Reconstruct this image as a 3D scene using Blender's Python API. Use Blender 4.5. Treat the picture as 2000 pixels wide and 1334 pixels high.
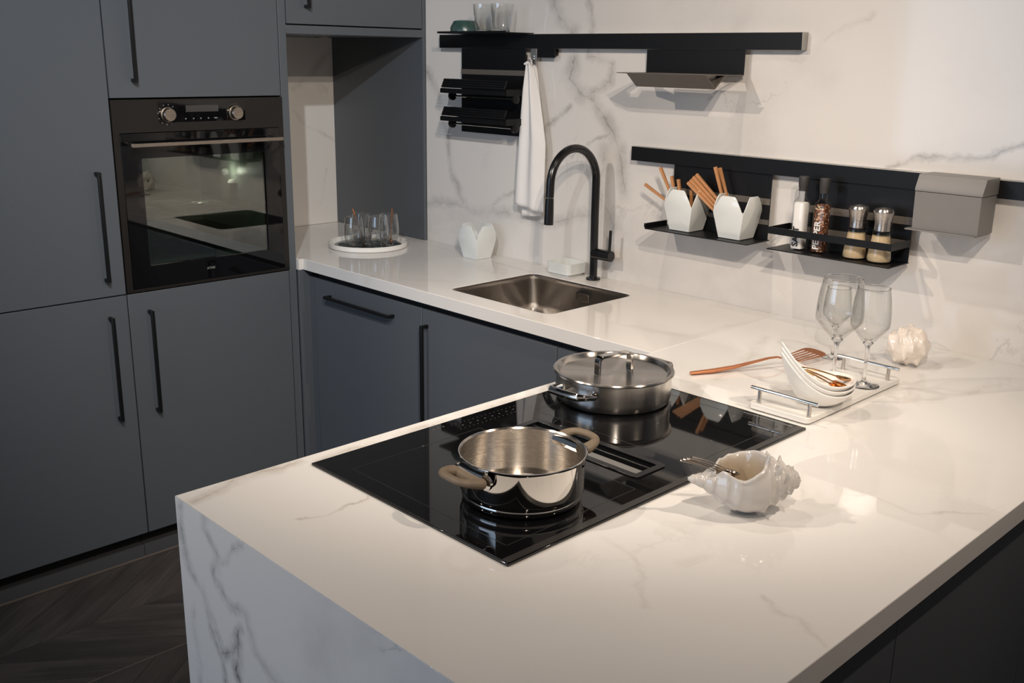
import bpy, bmesh, math, random
from mathutils import Vector, Matrix
from mathutils.geometry import tessellate_polygon
from mathutils import noise as nse
random.seed(7)
PI = math.pi
for o in list(bpy.data.objects): bpy.data.objects.remove(o, do_unlink=True)
S = bpy.context.scene
COL = S.collection
H = 0.98          # height of the worktop: everything below is built relative to it and lifted at the end

# ------------------------------------------------------------------ camera, world, lights, exposure
cam_d = bpy.data.cameras.new('camera'); cam = bpy.data.objects.new('camera', cam_d); COL.objects.link(cam)
yaw, pitch, roll = 0.7955, -0.276, 0.0157
f = Vector((-math.sin(yaw)*math.cos(pitch), math.cos(yaw)*math.cos(pitch), math.sin(pitch)))
r0 = f.cross(Vector((0, 0, 1))).normalized(); u0 = r0.cross(f)
r1 = r0*math.cos(roll)+u0*math.sin(roll); u1 = -r0*math.sin(roll)+u0*math.cos(roll)
Mx = Matrix((r1, u1, -f)).transposed().to_4x4(); Mx.translation = Vector((2.8726, -2.5452, 0.711))
cam.matrix_world = Mx
cam_d.sensor_width = 36; cam_d.lens = 36*1958.1/2000; cam_d.clip_start = .05
S.camera = cam
S.view_settings.view_transform = 'Standard'; S.view_settings.look = 'None'
S.view_settings.gamma = 1; S.view_settings.use_curve_mapping = False
S.view_settings.exposure = 0.30

w = bpy.data.worlds.new('world'); S.world = w; w.use_nodes = True
w.node_tree.nodes['Background'].inputs[0].default_value = (1.0, 0.88, 0.84, 1)
w.node_tree.nodes['Background'].inputs[1].default_value = 0.14

LIGHTS = []
def spot(name, loc, target, watts, angle, blend=.8, color=(1, .87, .74), rad=.02):
    d = bpy.data.lights.new(name, 'SPOT'); d.energy = watts; d.spot_size = math.radians(angle)
    d.spot_blend = blend; d.color = color; d.shadow_soft_size = rad
    o = bpy.data.objects.new(name, d); COL.objects.link(o); o.location = loc
    o.rotation_euler = (Vector(target)-Vector(loc)).to_track_quat('-Z', 'Y').to_euler()
    LIGHTS.append(o); return o
spot('ceiling_spot_left', (.49, -2.6, 1.7), (1.55, -.45, 0.1), 80, 64)
spot('ceiling_spot_right', (2.85, -2.15, 1.7), (.95, -.40, .25), 92, 66)
spot('ceiling_spot_near', (2.95, -.62, 1.7), (1.55, -1.20, 0), 58, 76, .9, (1, .82, .66))
spot('ceiling_spot_inner', (1.25, -1.05, 1.7), (1.5, -.6, 0), 26, 75)
spot('ceiling_spot_aisle', (3.5, -2.6, 1.75), (.1, -.1, .35), 95, 56)
spot('door_fill_spot', (1.9, -2.2, 1.75), (-.22, -1.0, .45), 120, 64, 1.0, (.92, .96, 1))  # added fill spot that brightens the tall cabinet fronts, not a known fitting
spot('front_fill_spot', (1.1, -3.1, 1.75), (1.40, -1.80, 0), 48, 56, 1.0)  # fill added to lift the near end of the peninsula worktop
ad = bpy.data.lights.new('cool_fill_light', 'AREA'); ad.shape = 'RECTANGLE'; ad.size = 3.2; ad.size_y = 1.7; ad.energy = 40; ad.color = (.52, .72, 1)  # added area fill for cool light from the front, no window stands there
ao = bpy.data.objects.new('cool_fill_light', ad); COL.objects.link(ao); ao.location = (.1, -5.4, .85); ao.rotation_euler = (math.radians(90), 0, 0); LIGHTS.append(ao)

# ------------------------------------------------------------------ node helpers and materials
class NT:
    def __init__(s, name):
        s.m = bpy.data.materials.new(name); s.m.use_nodes = True; s.t = s.m.node_tree
        s.n = s.t.nodes; s.l = s.t.links
        s.b = s.n['Principled BSDF']; s.out = s.n['Material Output']
    def node(s, typ, **kw):
        x = s.n.new(typ)
        for k, v in kw.items(): setattr(x, k, v)
        return x
    def put(s, sock, v):
        if isinstance(v, bpy.types.NodeSocket): s.l.new(v, sock)
        else: sock.default_value = v
    def math(s, op, a, b=0.0, c=0.0, clamp=False):
        x = s.node('ShaderNodeMath', operation=op, use_clamp=clamp)
        s.put(x.inputs[0], a); s.put(x.inputs[1], b)
        if len(x.inputs) > 2: s.put(x.inputs[2], c)
        return x.outputs[0]
    def vec(s, op, a, b=(0, 0, 0), scale=None):
        x = s.node('ShaderNodeVectorMath', operation=op)
        s.put(x.inputs[0], a); s.put(x.inputs[1], b)
        if scale is not None: s.put(x.inputs['Scale'], scale)
        return x.outputs['Value'] if op in ('DOT_PRODUCT', 'LENGTH', 'DISTANCE') else x.outputs[0]
    def noise(s, vec, scale, detail=4, rough=.55, out=0, dist=0.0):
        x = s.node('ShaderNodeTexNoise'); s.put(x.inputs['Vector'], vec)
        x.inputs['Scale'].default_value = scale; x.inputs['Detail'].default_value = detail
        x.inputs['Roughness'].default_value = rough; x.inputs['Distortion'].default_value = dist
        return x.outputs[out]
    def ramp(s, v, a, b, lo=0.0, hi=1.0, smooth=True):
        x = s.node('ShaderNodeMapRange', interpolation_type='SMOOTHSTEP' if smooth else 'LINEAR')
        s.put(x.inputs[0], v)
        for i, k in enumerate((a, b, lo, hi)): s.put(x.inputs[i+1], k)
        return x.outputs[0]
    def mix(s, fac, a, b):
        x = s.node('ShaderNodeMix', data_type='RGBA'); s.put(x.inputs[0], fac)
        s.put(x.inputs[6], a); s.put(x.inputs[7], b); return x.outputs[2]
    def bump(s, h, strength=.2, dist=.001):
        x = s.node('ShaderNodeBump'); x.inputs['Strength'].default_value = strength
        x.inputs['Distance'].default_value = dist; s.put(x.inputs['Height'], h)
        s.l.new(x.outputs[0], s.b.inputs['Normal'])

def seg_group():
    g = bpy.data.node_groups.new('vein_segment', 'ShaderNodeTree')
    for n in ('P', 'A', 'B'): g.interface.new_socket(n, in_out='INPUT', socket_type='NodeSocketVector')
    g.interface.new_socket('D', in_out='OUTPUT', socket_type='NodeSocketFloat')
    gi = g.nodes.new('NodeGroupInput'); go = g.nodes.new('NodeGroupOutput')
    def v(op, a, b, sc=None):
        x = g.nodes.new('ShaderNodeVectorMath'); x.operation = op; g.links.new(a, x.inputs[0])
        if b is not None: g.links.new(b, x.inputs[1])
        if sc is not None: g.links.new(sc, x.inputs['Scale'])
        return x.outputs['Value'] if op in ('DOT_PRODUCT', 'LENGTH') else x.outputs[0]
    pa = v('SUBTRACT', gi.outputs[0], gi.outputs[1]); ba = v('SUBTRACT', gi.outputs[2], gi.outputs[1])
    d = g.nodes.new('ShaderNodeMath'); d.operation = 'DIVIDE'; d.use_clamp = True
    g.links.new(v('DOT_PRODUCT', pa, ba), d.inputs[0]); g.links.new(v('DOT_PRODUCT', ba, ba), d.inputs[1])
    g.links.new(v('LENGTH', v('SUBTRACT', pa, v('SCALE', ba, None, d.outputs[0])), None), go.inputs[0])
    return g
SEG = seg_group()

def marble(name, axes, veins, base=(.79, .775, .75), seed=0.0, rough=.07, amount=1.0, warp=.045, tint=(.46, .42, .38)):
    """polished porcelain marble; veins = list of (width, strength, [(u,v),...]) in the slab's own plane, in metres"""
    t = NT(name)
    pos = t.node('ShaderNodeNewGeometry').outputs['Position']
    pos = t.vec('ADD', pos, (0, 0, -H))
    sep = t.node('ShaderNodeSeparateXYZ'); t.l.new(pos, sep.inputs[0])
    com = t.node('ShaderNodeCombineXYZ')
    t.l.new(sep.outputs[axes[0]], com.inputs[0]); t.l.new(sep.outputs[axes[1]], com.inputs[1])
    P = com.outputs[0]
    off = t.vec('ADD', pos, (seed, seed*.7, seed*1.3))
    nz = t.noise(off, 5.0, 6, .6, out=1)
    wv = t.vec('SCALE', t.vec('SUBTRACT', nz, (.5, .5, .5)), scale=warp*2)
    nz2 = t.noise(off, 26.0, 4, .65, out=1)
    wv = t.vec('ADD', wv, t.vec('SCALE', t.vec('SUBTRACT', nz2, (.5, .5, .5)), scale=.026))
    wP = t.vec('MULTIPLY', t.vec('ADD', P, wv), (1, 1, 0))
    breakup = t.ramp(t.noise(off, 9.0, 4, .6), .36, .62, .25, 1.0)
    acc = None
    for width, strength, pts in veins:
        d = None
        for a, b in zip(pts[:-1], pts[1:]):
            g = t.node('ShaderNodeGroup'); g.node_tree = SEG
            t.l.new(wP, g.inputs[0]); g.inputs[1].default_value = (a[0], a[1], 0); g.inputs[2].default_value = (b[0], b[1], 0)
            d = g.outputs[0] if d is None else t.math('MINIMUM', d, g.outputs[0])
        core = t.ramp(d, 0.0, width*.28, 1.0, 0.0)
        halo = t.ramp(d, 0.0, width*1.7, .58, 0.0)
        v = t.math('MULTIPLY', t.math('MULTIPLY', t.math('MAXIMUM', core, halo), breakup), min(1.0, strength*1.35))
        acc = v if acc is None else t.math('MAXIMUM', acc, v)
    # fine random veining in drifts
    n1 = t.noise(t.vec('ADD', off, (3.1, 7.7, 1.9)), 2.3, 7, .62, dist=.6)
    r1_ = t.ramp(t.math('ABSOLUTE', t.math('SUBTRACT', n1, .5)), 0.0, .014, 1.0, 0.0)
    drift = t.ramp(t.noise(t.vec('ADD', off, (11, 2, 5)), 1.5, 3, .5), .52, .70)
    fine = t.math('MULTIPLY', t.math('MULTIPLY', r1_, drift), .45*amount)
    cloud = t.math('MULTIPLY', t.ramp(t.noise(off, 1.7, 5, .6), .50, .78), .20*amount)
    tot = t.math('MAXIMUM', fine, cloud)
    if acc is not None: tot = t.math('MAXIMUM', tot, acc)
    c = t.mix(tot, base+(1,), tint+(1,))
    t.l.new(c, t.b.inputs['Base Color'])
    t.b.inputs['Roughness'].default_value = rough
    t.b.inputs['IOR'].default_value = 1.5
    return t.m

def simple(name, col, rough=.5, metal=0.0, coat=0.0, noise=0.0, nscale=30, bump=0.0, spec=None, aniso=None):
    t = NT(name)
    tc = t.node('ShaderNodeTexCoord').outputs['Object']
    n = t.noise(tc, nscale, 4)
    a = tuple(max(0, c*(1-noise)) for c in col)+(1,); b = tuple(min(1, c*(1+noise)) for c in col)+(1,)
    t.l.new(t.mix(n, a, b), t.b.inputs['Base Color'])
    t.b.inputs['Roughness'].default_value = rough; t.b.inputs['Metallic'].default_value = metal
    t.b.inputs['Coat Weight'].default_value = coat; t.b.inputs['Coat Roughness'].default_value = .04
    if spec is not None: t.b.inputs['Specular IOR Level'].default_value = spec
    if bump: t.bump(n, bump)
    return t.m

def brushed(name, col, rough, scale=(1, 1, 90), amt=.12, bumps=.05, aniso=0):
    t = NT(name)
    tc = t.node('ShaderNodeTexCoord').outputs['Object']
    n = t.noise(t.vec('MULTIPLY', tc, scale), 12, 3, .6)
    t.l.new(t.mix(n, tuple(c*.85 for c in col)+(1,), col+(1,)), t.b.inputs['Base Color'])
    t.b.inputs['Metallic'].default_value = 1
    t.l.new(t.ramp(n, .2, .8, rough-amt*.5, rough+amt*.5, False), t.b.inputs['Roughness'])
    if aniso:
        tg = t.node('ShaderNodeTangent', direction_type='RADIAL', axis='Z'); t.l.new(tg.outputs[0], t.b.inputs['Tangent'])
        t.b.inputs['Anisotropic'].default_value = aniso; t.b.inputs['Anisotropic Rotation'].default_value = .25
    if bumps: t.bump(n, bumps, .0005)
    return t.m

def thin_glass(name, tint=(.97, .98, .97), refl=1.0, base=.03, edge=.45, pw=4.5):
    t = NT(name); t.n.remove(t.b)
    tr = t.node('ShaderNodeBsdfTransparent'); tr.inputs[0].default_value = tint+(1,)
    gl = t.node('ShaderNodeBsdfGlossy'); gl.inputs['Roughness'].default_value = .01
    gl.inputs['Color'].default_value = (1, 1, 1, 1)
    lw = t.node('ShaderNodeLayerWeight'); lw.inputs[0].default_value = .5
    fac = t.math('MULTIPLY_ADD', t.math('POWER', lw.outputs['Facing'], pw), refl, base, clamp=True)
    t.l.new(t.mix(t.math('POWER', lw.outputs['Facing'], 3.0), tint+(1,), tuple(c*edge for c in tint)+(1,)), tr.inputs[0])
    mx = t.node('ShaderNodeMixShader'); t.l.new(fac, mx.inputs[0]); t.l.new(tr.outputs[0], mx.inputs[1]); t.l.new(gl.outputs[0], mx.inputs[2])
    t.l.new(mx.outputs[0], t.out.inputs[0]); return t.m

def solid_glass(name, col=(1, 1, 1)):
    t = NT(name); t.b.inputs['Transmission Weight'].default_value = 1; t.b.inputs['Roughness'].default_value = .0
    t.b.inputs['IOR'].default_value = 1.48; t.b.inputs['Base Color'].default_value = col+(1,); return t.m

V_WALL = [
 (.030, .62, [(.44,.95),(.481,.84),(.536,.799),(.549,.718),(.529,.644),(.561,.595),(.618,.581),(.723,.48),(.773,.36),(.80,.30)]),
 (.014, .5, [(.604,.892),(.629,.814),(.612,.718),(.711,.696),(.699,.64),(.617,.605)]),
 (.010, .6, [(.528,.549),(.447,.488),(.416,.457)]),
 (.008, .5, [(.723,.476),(.625,.44),(.546,.401)]),
 (.035, .45, [(.694,.412),(.679,.276),(.751,.182),(.714,.038)]),
 (.018, .55, [(-.211,.654),(-.151,.56),(-.101,.429),(-.077,.276),(-.003,.185)]),
 (.022, .45, [(-.217,.162),(-.017,.164),(.225,.153),(.422,.14),(.637,.203)]),
 (.008, .6, [(2.2,.56),(1.976,.523),(1.901,.503),(1.753,.467),(1.659,.452)]),
 (.009, .4, [(.416,.311),(.263,.233),(.155,.183)]),
 (.009, .22, [(1.245,.752),(1.379,.699),(1.49,.792),(1.572,.829)]),
]
V_TOP = [
 (.014, .55, [(1.439,-1.861),(1.418,-1.794),(1.393,-1.741),(1.399,-1.684),(1.40,-1.647)]),
 (.004, .55, [(1.602,-1.752),(1.617,-1.714),(1.613,-1.67),(1.613,-1.63)]),
 (.012, .45, [(1.411,-.974),(1.421,-1.12),(1.419,-1.265),(1.41,-1.35),(1.424,-1.452),(1.421,-1.533),(1.428,-1.617)]),
 (.018, .28, [(1.633,-.805),(1.622,-.651),(1.576,-.454),(1.506,-.248)]),
 (.020, .28, [(1.782,-.22),(1.907,-.207),(1.937,-.025)]),
 (.014, .25, [(1.917,-.486),(2.025,-.467),(2.082,-.19)]),
 (.005, .4, [(2.19,-.991),(2.265,-.998),(2.294,-.966),(2.344,-.925)]),
 (.006, .35, [(2.244,-1.428),(2.311,-1.45),(2.354,-1.474)]),
 (.006, .30, [(1.97,-1.455),(2.084,-1.497),(2.155,-1.564)]),
]
V_COUNTER = [
 (.018, .25, [(1.129,-.436),(1.283,-.425),(1.354,-.383),(1.371,-.241),(1.40,-.079)]),
 (.02, .22, [(-.5,-.3),(-.3,-.1),(-.1,-.25)]),
 (.012, .2, [(.171,-.59),(.35,-.5),(.46,-.40)]),
]
V_END = [
 (.012, .55, [(1.403,-.014),(1.408,-.097),(1.426,-.138),(1.482,-.171),(1.511,-.215),(1.518,-.292),(1.55,-.5)]),
 (.012, .75, [(1.481,.004),(1.485,-.031),(1.524,-.052),(1.508,-.104),(1.554,-.13),(1.602,-.127),(1.628,-.169),(1.691,-.205),(1.8,-.4)]),
 (.008, .45, [(1.60,-.005),(1.521,-.071)]),
 (.012, .85, [(1.467,-.158),(1.507,-.245),(1.552,-.214),(1.582,-.163),(1.557,-.24),(1.571,-.266),(1.6,-.4)]),
 (.010, .5, [(1.424,-.206),(1.423,-.34)]),
]
V_NICHE = [
 (.02, .5, [(-.232,.58),(-.144,.621),(-.001,.725)]),
 (.008, .5, [(-.225,.477),(-.129,.411),(-.001,.352)]),
 (.006, .4, [(-.058,.234),(-.104,.083)]),
]
M = {}
M['marble_wall'] = marble('marble_wall', (0, 2), V_WALL, seed=3, amount=1.3, base=(.73, .695, .655), tint=(.26, .245, .235), rough=.07)
M['marble_top'] = marble('marble_top', (0, 1), V_TOP, seed=9, amount=.35, tint=(.36, .29, .22), rough=.025)
M['marble_counter'] = marble('marble_counter', (0, 1), V_COUNTER, seed=21, amount=.8, base=(.76, .73, .695), rough=.03)
M['marble_end'] = marble('marble_end', (0, 2), V_END, seed=31, amount=1.8, tint=(.10, .10, .11), rough=.2)
M['marble_niche'] = marble('marble_niche', (1, 2), V_NICHE, seed=41, amount=1.3, base=(.73, .695, .655), rough=.12)
M['cabinet'] = simple('matte_grey_lacquer', (.088, .099, .113), .42, noise=.03, nscale=3)
M['plinth'] = simple('plinth_grey', (.075, .078, .085), .5)
M['shadow_gap'] = simple('gap_shade_black', (.006, .006, .007), .6)  # near-black colour stands in for shade in gaps around doors and plinths
M['black'] = simple('black_powder_coat', (.0055, .0058, .0065), .40, noise=.1, spec=.3)
M['black_satin'] = simple('black_satin_metal', (.008, .008, .009), .22, noise=.1)
M['taupe'] = simple('taupe_anodised', (.12, .105, .09), .4)
M['alu'] = simple('pale_aluminium', (.42, .41, .39), .35, metal=.8)
M['greybox'] = simple('grey_powder_coat', (.20, .19, .18), .42, noise=.04)
M['spoon_steel'] = simple('spoon_steel', (.50, .45, .40), .16, metal=1)
M['steel'] = brushed('brushed_steel', (.68, .64, .60), .28, (1, 1, 60), .08, 0, .7)
M['steel_sink'] = brushed('sink_steel', (.50, .47, .44), .30, (50, 50, 1), .08, .02)
M['steel_pot'] = brushed('pot_steel', (.74, .70, .65), .20, (1, 1, 40), .06, 0, .85)
M['steel_polish'] = simple('polished_steel', (.72, .69, .65), .05, metal=1)
M['steel_lid'] = brushed('lid_steel', (.66, .62, .58), .24, (30, 30, 30), .05, 0, .85)
M['steel_inner'] = brushed('inner_steel', (.68, .63, .57), .26, (1, 1, 90), .10, 0, .85)
M['chrome'] = simple('chrome', (.78, .77, .75), .07, metal=1)
M['hob_glass'] = simple('hob_black_glass', (.004, .004, .0045), .03, spec=.6)
M['hob_trim'] = simple('hob_bevel', (.030, .028, .026), .25, spec=.6)
M['hob_mark'] = simple('hob_print', (.085, .085, .085), .4)
M['hob_line'] = simple('hob_zone_line', (.025, .025, .025), .3)
M['oven_frame'] = simple('oven_brown_black', (.019, .0165, .0145), .35, metal=.3)
M['oven_black'] = simple('oven_black_glass', (.0035, .0035, .004), .03)
M['oven_pane'] = thin_glass('oven_pane', (.55, .60, .56), .9, .13)
M['oven_cavity'] = simple('oven_enamel', (.22, .25, .22), .35)
M['display'] = simple('display', (.055, .052, .05), .12)
M['print'] = simple('print_white', (.22, .22, .21), .5)
M['champagne'] = brushed('champagne_metal', (.48, .42, .36), .28, (40, 1, 40), .08, 0)
M['ceramic'] = simple('white_ceramic', (.72, .74, .72), .12, coat=.5)
M['porcelain'] = simple('white_porcelain', (.82, .80, .76), .10, coat=.5)
M['tray_marble'] = simple('white_stone', (.78, .76, .72), .25, noise=.04, nscale=12)
M['tray_dark'] = marble('dark_marble', (0, 1), [(.02, .8, [(-.4,-.35),(-.15,-.2)]), (.014, .8, [(-.3,-.4),(-.25,-.12)])], base=(.02, .028, .026), tint=(.5, .55, .52), seed=5, amount=1.5)
M['towel'] = simple('towel_cotton', (.80, .77, .74), .95, noise=.04, nscale=300, bump=.4)
M['bamboo'] = simple('copper_brown_wood', (.50, .24, .10), .42, noise=.2, nscale=40)
M['copper'] = simple('copper', (.62, .25, .12), .3, metal=.7, noise=.03, nscale=8)
M['copper_spoon'] = simple('copper_deep', (.55, .20, .07), .25, metal=.9)
M['gold'] = simple('gold_cutlery', (.72, .42, .20), .18, metal=1)
M['handle_wood'] = simple('taupe_soft_grip', (.150, .115, .078), .6, noise=.25, nscale=70, bump=.1)
M['teal'] = simple('teal_glaze', (.035, .075, .065), .3, noise=.3, nscale=60, coat=.4)
M['glass_thin'] = thin_glass('clear_thin_glass', (.985, .988, .985), .85, .035, .60, 3.2)
M['glass_drink'] = thin_glass('drinking_glass', (.985, .988, .985), 1.0, .07, .75, 2.6)
M['glass'] = solid_glass('clear_glass')
M['salt'] = simple('salt', (.82, .80, .77), .9, noise=.12, nscale=500, bump=.6)
M['sand'] = simple('beige_salt', (.60, .46, .28), .9, noise=.35, nscale=420, bump=.6)
M['black_rubber'] = simple('dark_cap', (.035, .033, .031), .55)
M['white_label'] = simple('white_print', (.85, .84, .82), .5)
M['black_label'] = simple('black_print', (.01, .01, .01), .5)
t = NT('conch_glaze')
cn_ = t.noise(t.node('ShaderNodeTexCoord').outputs['Object'], 14, 4)
at = t.node('ShaderNodeAttribute', attribute_name='inside')
t.l.new(t.mix(at.outputs['Fac'], t.mix(cn_, (.48, .455, .425, 1), (.60, .57, .54, 1)), (.40, .32, .225, 1)), t.b.inputs['Base Color'])
t.b.inputs['Roughness'].default_value = .14; t.b.inputs['Coat Weight'].default_value = .8; t.b.inputs['Coat Roughness'].default_value = .04
M['conch'] = t.m
M['pearl'] = simple('pearl_shell', (.80, .72, .64), .14, noise=.08, nscale=25, coat=.8)
M['lamp'] = simple('lamp_glass', (.5, .48, .45), .3)
M['plaster'] = simple('plaster', (.30, .29, .28), .9)
M['dark_ceiling'] = simple('dark_ceiling', (.05, .05, .055), .9)

t = NT('pepper_mix')
vo = t.node('ShaderNodeTexVoronoi'); t.l.new(t.node('ShaderNodeTexCoord').outputs['Object'], vo.inputs['Vector']); vo.inputs['Scale'].default_value = 260
hs = t.node('ShaderNodeSeparateColor'); t.l.new(vo.outputs['Color'], hs.inputs[0])
c1 = t.mix(t.ramp(hs.outputs[0], .3, .5), (.028, .012, .006, 1), (.20, .055, .018, 1))
t.l.new(t.mix(t.ramp(hs.outputs[1], .82, .9), c1, (.55, .40, .25, 1)), t.b.inputs['Base Color']); t.b.inputs['Roughness'].default_value = .5
M['pepper'] = t.m

t = NT('dark_smoked_wood')
tc = t.node('ShaderNodeTexCoord').outputs['Object']
ri = t.node('ShaderNodeObjectInfo').outputs['Random']
cx = t.node('ShaderNodeCombineXYZ'); t.l.new(t.math('MULTIPLY', ri, 31.0), cx.inputs[2]); t.l.new(t.math('MULTIPLY', ri, 7.0), cx.inputs[0])
pv = t.vec('ADD', tc, cx.outputs[0])
g1 = t.noise(t.vec('MULTIPLY', pv, (2.2, 42, 1)), 2.0, 6, .65); g2 = t.noise(t.vec('MULTIPLY', pv, (1.5, 7, 1)), 2.0, 3, .5)
gg = t.math('MULTIPLY_ADD', g1, .5, t.math('MULTIPLY', g2, .5))
ca = t.mix(t.ramp(gg, .3, .7), (.046, .040, .036, 1), (.115, .098, .088, 1))
cb = t.mix(t.ramp(ri, .0, 1.0, .0, .55, False), ca, (.036, .033, .031, 1))
cc = t.mix(t.ramp(g2, .60, .72, 0, .35), cb, (.10, .062, .055, 1))
t.l.new(cc, t.b.inputs['Base Color']); t.b.inputs['Roughness'].default_value = .42
t.bump(g1, .15, .0006)
M['wood'] = t.m
M['joint'] = simple('pale_floor_joint', (.17, .14, .115), .6)

# ------------------------------------------------------------------ mesh helpers
class MB:
    def __init__(s): s.b = bmesh.new()
    def box(s, x0, x1, y0, y1, z0, z1):
        v = [s.b.verts.new((x, y, z)) for z in (z0, z1) for (x, y) in ((x0, y0), (x1, y0), (x1, y1), (x0, y1))]
        for q in ((3, 2, 1, 0), (4, 5, 6, 7), (0, 1, 5, 4), (1, 2, 6, 5), (2, 3, 7, 6), (3, 0, 4, 7)):
            s.b.faces.new([v[i] for i in q])
        return s
    def tube(s, pts, r, n=12, caps=True, rs=None, flat=1.0, closed=False, square=False):
        pts = [Vector(p) for p in pts]; N = len(pts); rings = []
        def tang(i):
            if closed: return (pts[(i+1) % N]-pts[i-1]).normalized()
            return ((pts[min(i+1, N-1)]-pts[max(i-1, 0)])).normalized()
        t0 = tang(0); up = Vector((0, 0, 1)) if abs(t0.z) < .9 else Vector((1, 0, 0))
        a = t0.cross(up).normalized()
        for i in range(N):
            tt = tang(i); a = (a-tt*a.dot(tt)).normalized(); b = tt.cross(a)
            rr = rs[i] if rs else r
            ph = PI/4 if square else 0
            rings.append([s.b.verts.new(pts[i]+a*rr*math.cos(2*PI*k/n+ph)+b*rr*flat*math.sin(2*PI*k/n+ph)) for k in range(n)])
        for i in range(N if closed else N-1):
            A, B = rings[i], rings[(i+1) % N]
            for k in range(n): s.b.faces.new((A[k], A[(k+1) % n], B[(k+1) % n], B[k]))
        if caps and not closed:
            s.b.faces.new(rings[0][::-1]); s.b.faces.new(rings[-1])
        return s
    def lathe(s, prof, n=32, c=(0, 0, 0), sx=1, sy=1, mod=None, axis='z'):
        rings = []
        for r, z in prof:
            ring = []
            if r < 1e-6: ring = [s.b.verts.new(s._ax((0, 0, z), axis, c))]*n
            else:
                for k in range(n):
                    a = 2*PI*k/n; rr = r*(mod(a, z) if mod else 1)
                    ring.append(s.b.verts.new(s._ax((rr*math.cos(a)*sx, rr*math.sin(a)*sy, z), axis, c)))
            rings.append(ring)
        for A, B in zip(rings[:-1], rings[1:]):
            for k in range(n):
                q = []
                for v in (A[k], A[(k+1) % n], B[(k+1) % n], B[k]):
                    if v not in q: q.append(v)
                if len(q) > 2: s.b.faces.new(q)
        return s
    def _ax(s, p, axis, c):
        x, y, z = p
        if axis == 'x': p = (z, x, y)
        if axis == 'y': p = (x, z, y)
        return (p[0]+c[0], p[1]+c[1], p[2]+c[2])
    def plate(s, outer, holes, z0, z1, xf=None):
        xf = xf or (lambda p: p)
        loops = [outer]+list(holes)
        tri = tessellate_polygon([[Vector((p[0], p[1], 0)) for p in L] for L in loops])
        flat = [p for L in loops for p in L]
        top = [s.b.verts.new(xf((p[0], p[1], z1))) for p in flat]; bot = [s.b.verts.new(xf((p[0], p[1], z0))) for p in flat]
        for a, b, c in tri:
            s.b.faces.new((top[a], top[b], top[c])); s.b.faces.new((bot[c], bot[b], bot[a]))
        i = 0
        for L in loops:
            n = len(L)
            for k in range(n):
                a, b = i+k, i+(k+1) % n
                s.b.faces.new((bot[a], bot[b], top[b], top[a]))
            i += n
        bmesh.ops.recalc_face_normals(s.b, faces=s.b.faces)
        return s
    def prism(s, poly, a0, a1, axis='x'):
        def P(u, v, a): return {'x': (a, u, v), 'y': (u, a, v), 'z': (u, v, a)}[axis]
        A = [s.b.verts.new(P(u, v, a0)) for u, v in poly]; B = [s.b.verts.new(P(u, v, a1)) for u, v in poly]
        s.b.faces.new(A); s.b.faces.new(B[::-1])
        n = len(poly)
        for k in range(n): s.b.faces.new((A[k], B[k], B[(k+1) % n], A[(k+1) % n]))
        bmesh.ops.recalc_face_normals(s.b, faces=s.b.faces)
        return s
    def xform(s, m): bmesh.ops.transform(s.b, matrix=m, verts=s.b.verts); return s

def rrect(x0, x1, y0, y1, r, n=6):
    out = []
    for cx, cy, a0 in ((x1-r, y1-r, 0), (x0+r, y1-r, PI/2), (x0+r, y0+r, PI), (x1-r, y0+r, 3*PI/2)):
        for i in range(n+1):
            a = a0+PI/2*i/n; out.append((cx+r*math.cos(a), cy+r*math.sin(a)))
    return out
def circle(cx, cy, r, n=24): return [(cx+r*math.cos(2*PI*i/n), cy+r*math.sin(2*PI*i/n)) for i in range(n)]

def wloc(p):
    v = Vector((0, 0, 0))
    while p: v += Vector(p.location); p = p.parent
    return v
def obj(name, mb, mat, parent=None, bevel=0.0, sharp=35, world=True, seg=2, recalc=True):
    """one mesh object; coordinates are worktop-relative world ones unless world=False (then local to its thing)"""
    me = bpy.data.meshes.new(name)
    b = mb.b if isinstance(mb, MB) else mb
    if world and parent:
        bmesh.ops.translate(b, verts=b.verts, vec=-wloc(parent))
    off = None
    if not parent and world:
        vs = [v.co for v in b.verts]
        off = Vector(((min(v.x for v in vs)+max(v.x for v in vs))/2, (min(v.y for v in vs)+max(v.y for v in vs))/2, min(v.z for v in vs)))
        bmesh.ops.translate(b, verts=b.verts, vec=-off)
    if recalc: bmesh.ops.recalc_face_normals(b, faces=b.faces)
    for fc in b.faces: fc.smooth = True
    lim = math.radians(sharp)
    for e in b.edges:
        if len(e.link_faces) == 2 and e.calc_face_angle(0) > lim: e.smooth = False
    b.to_mesh(me); b.free()
    for m in (mat if isinstance(mat, (list, tuple)) else [mat]): me.materials.append(m)
    o = bpy.data.objects.new(name, me); COL.objects.link(o)
    if parent: o.parent = parent
    elif off is not None: o.location = off
    if bevel:
        md = o.modifiers.new('bevel', 'BEVEL'); md.width = bevel; md.segments = seg; md.limit_method = 'ANGLE'; md.angle_limit = math.radians(40)
    return o
def tag(o, label=None, cat=None, group=None, kind=None):
    if label: o['label'] = label
    if cat: o['category'] = cat
    if group: o['group'] = group
    if kind: o['kind'] = kind
    return o
def thing(name, label, cat, loc=(0, 0, 0), group=None):
    o = bpy.data.objects.new(name, None); COL.objects.link(o); o.location = loc; o.empty_display_size = .05
    return tag(o, label, cat, group)
def bx(*a): return MB().box(*a)
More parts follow.
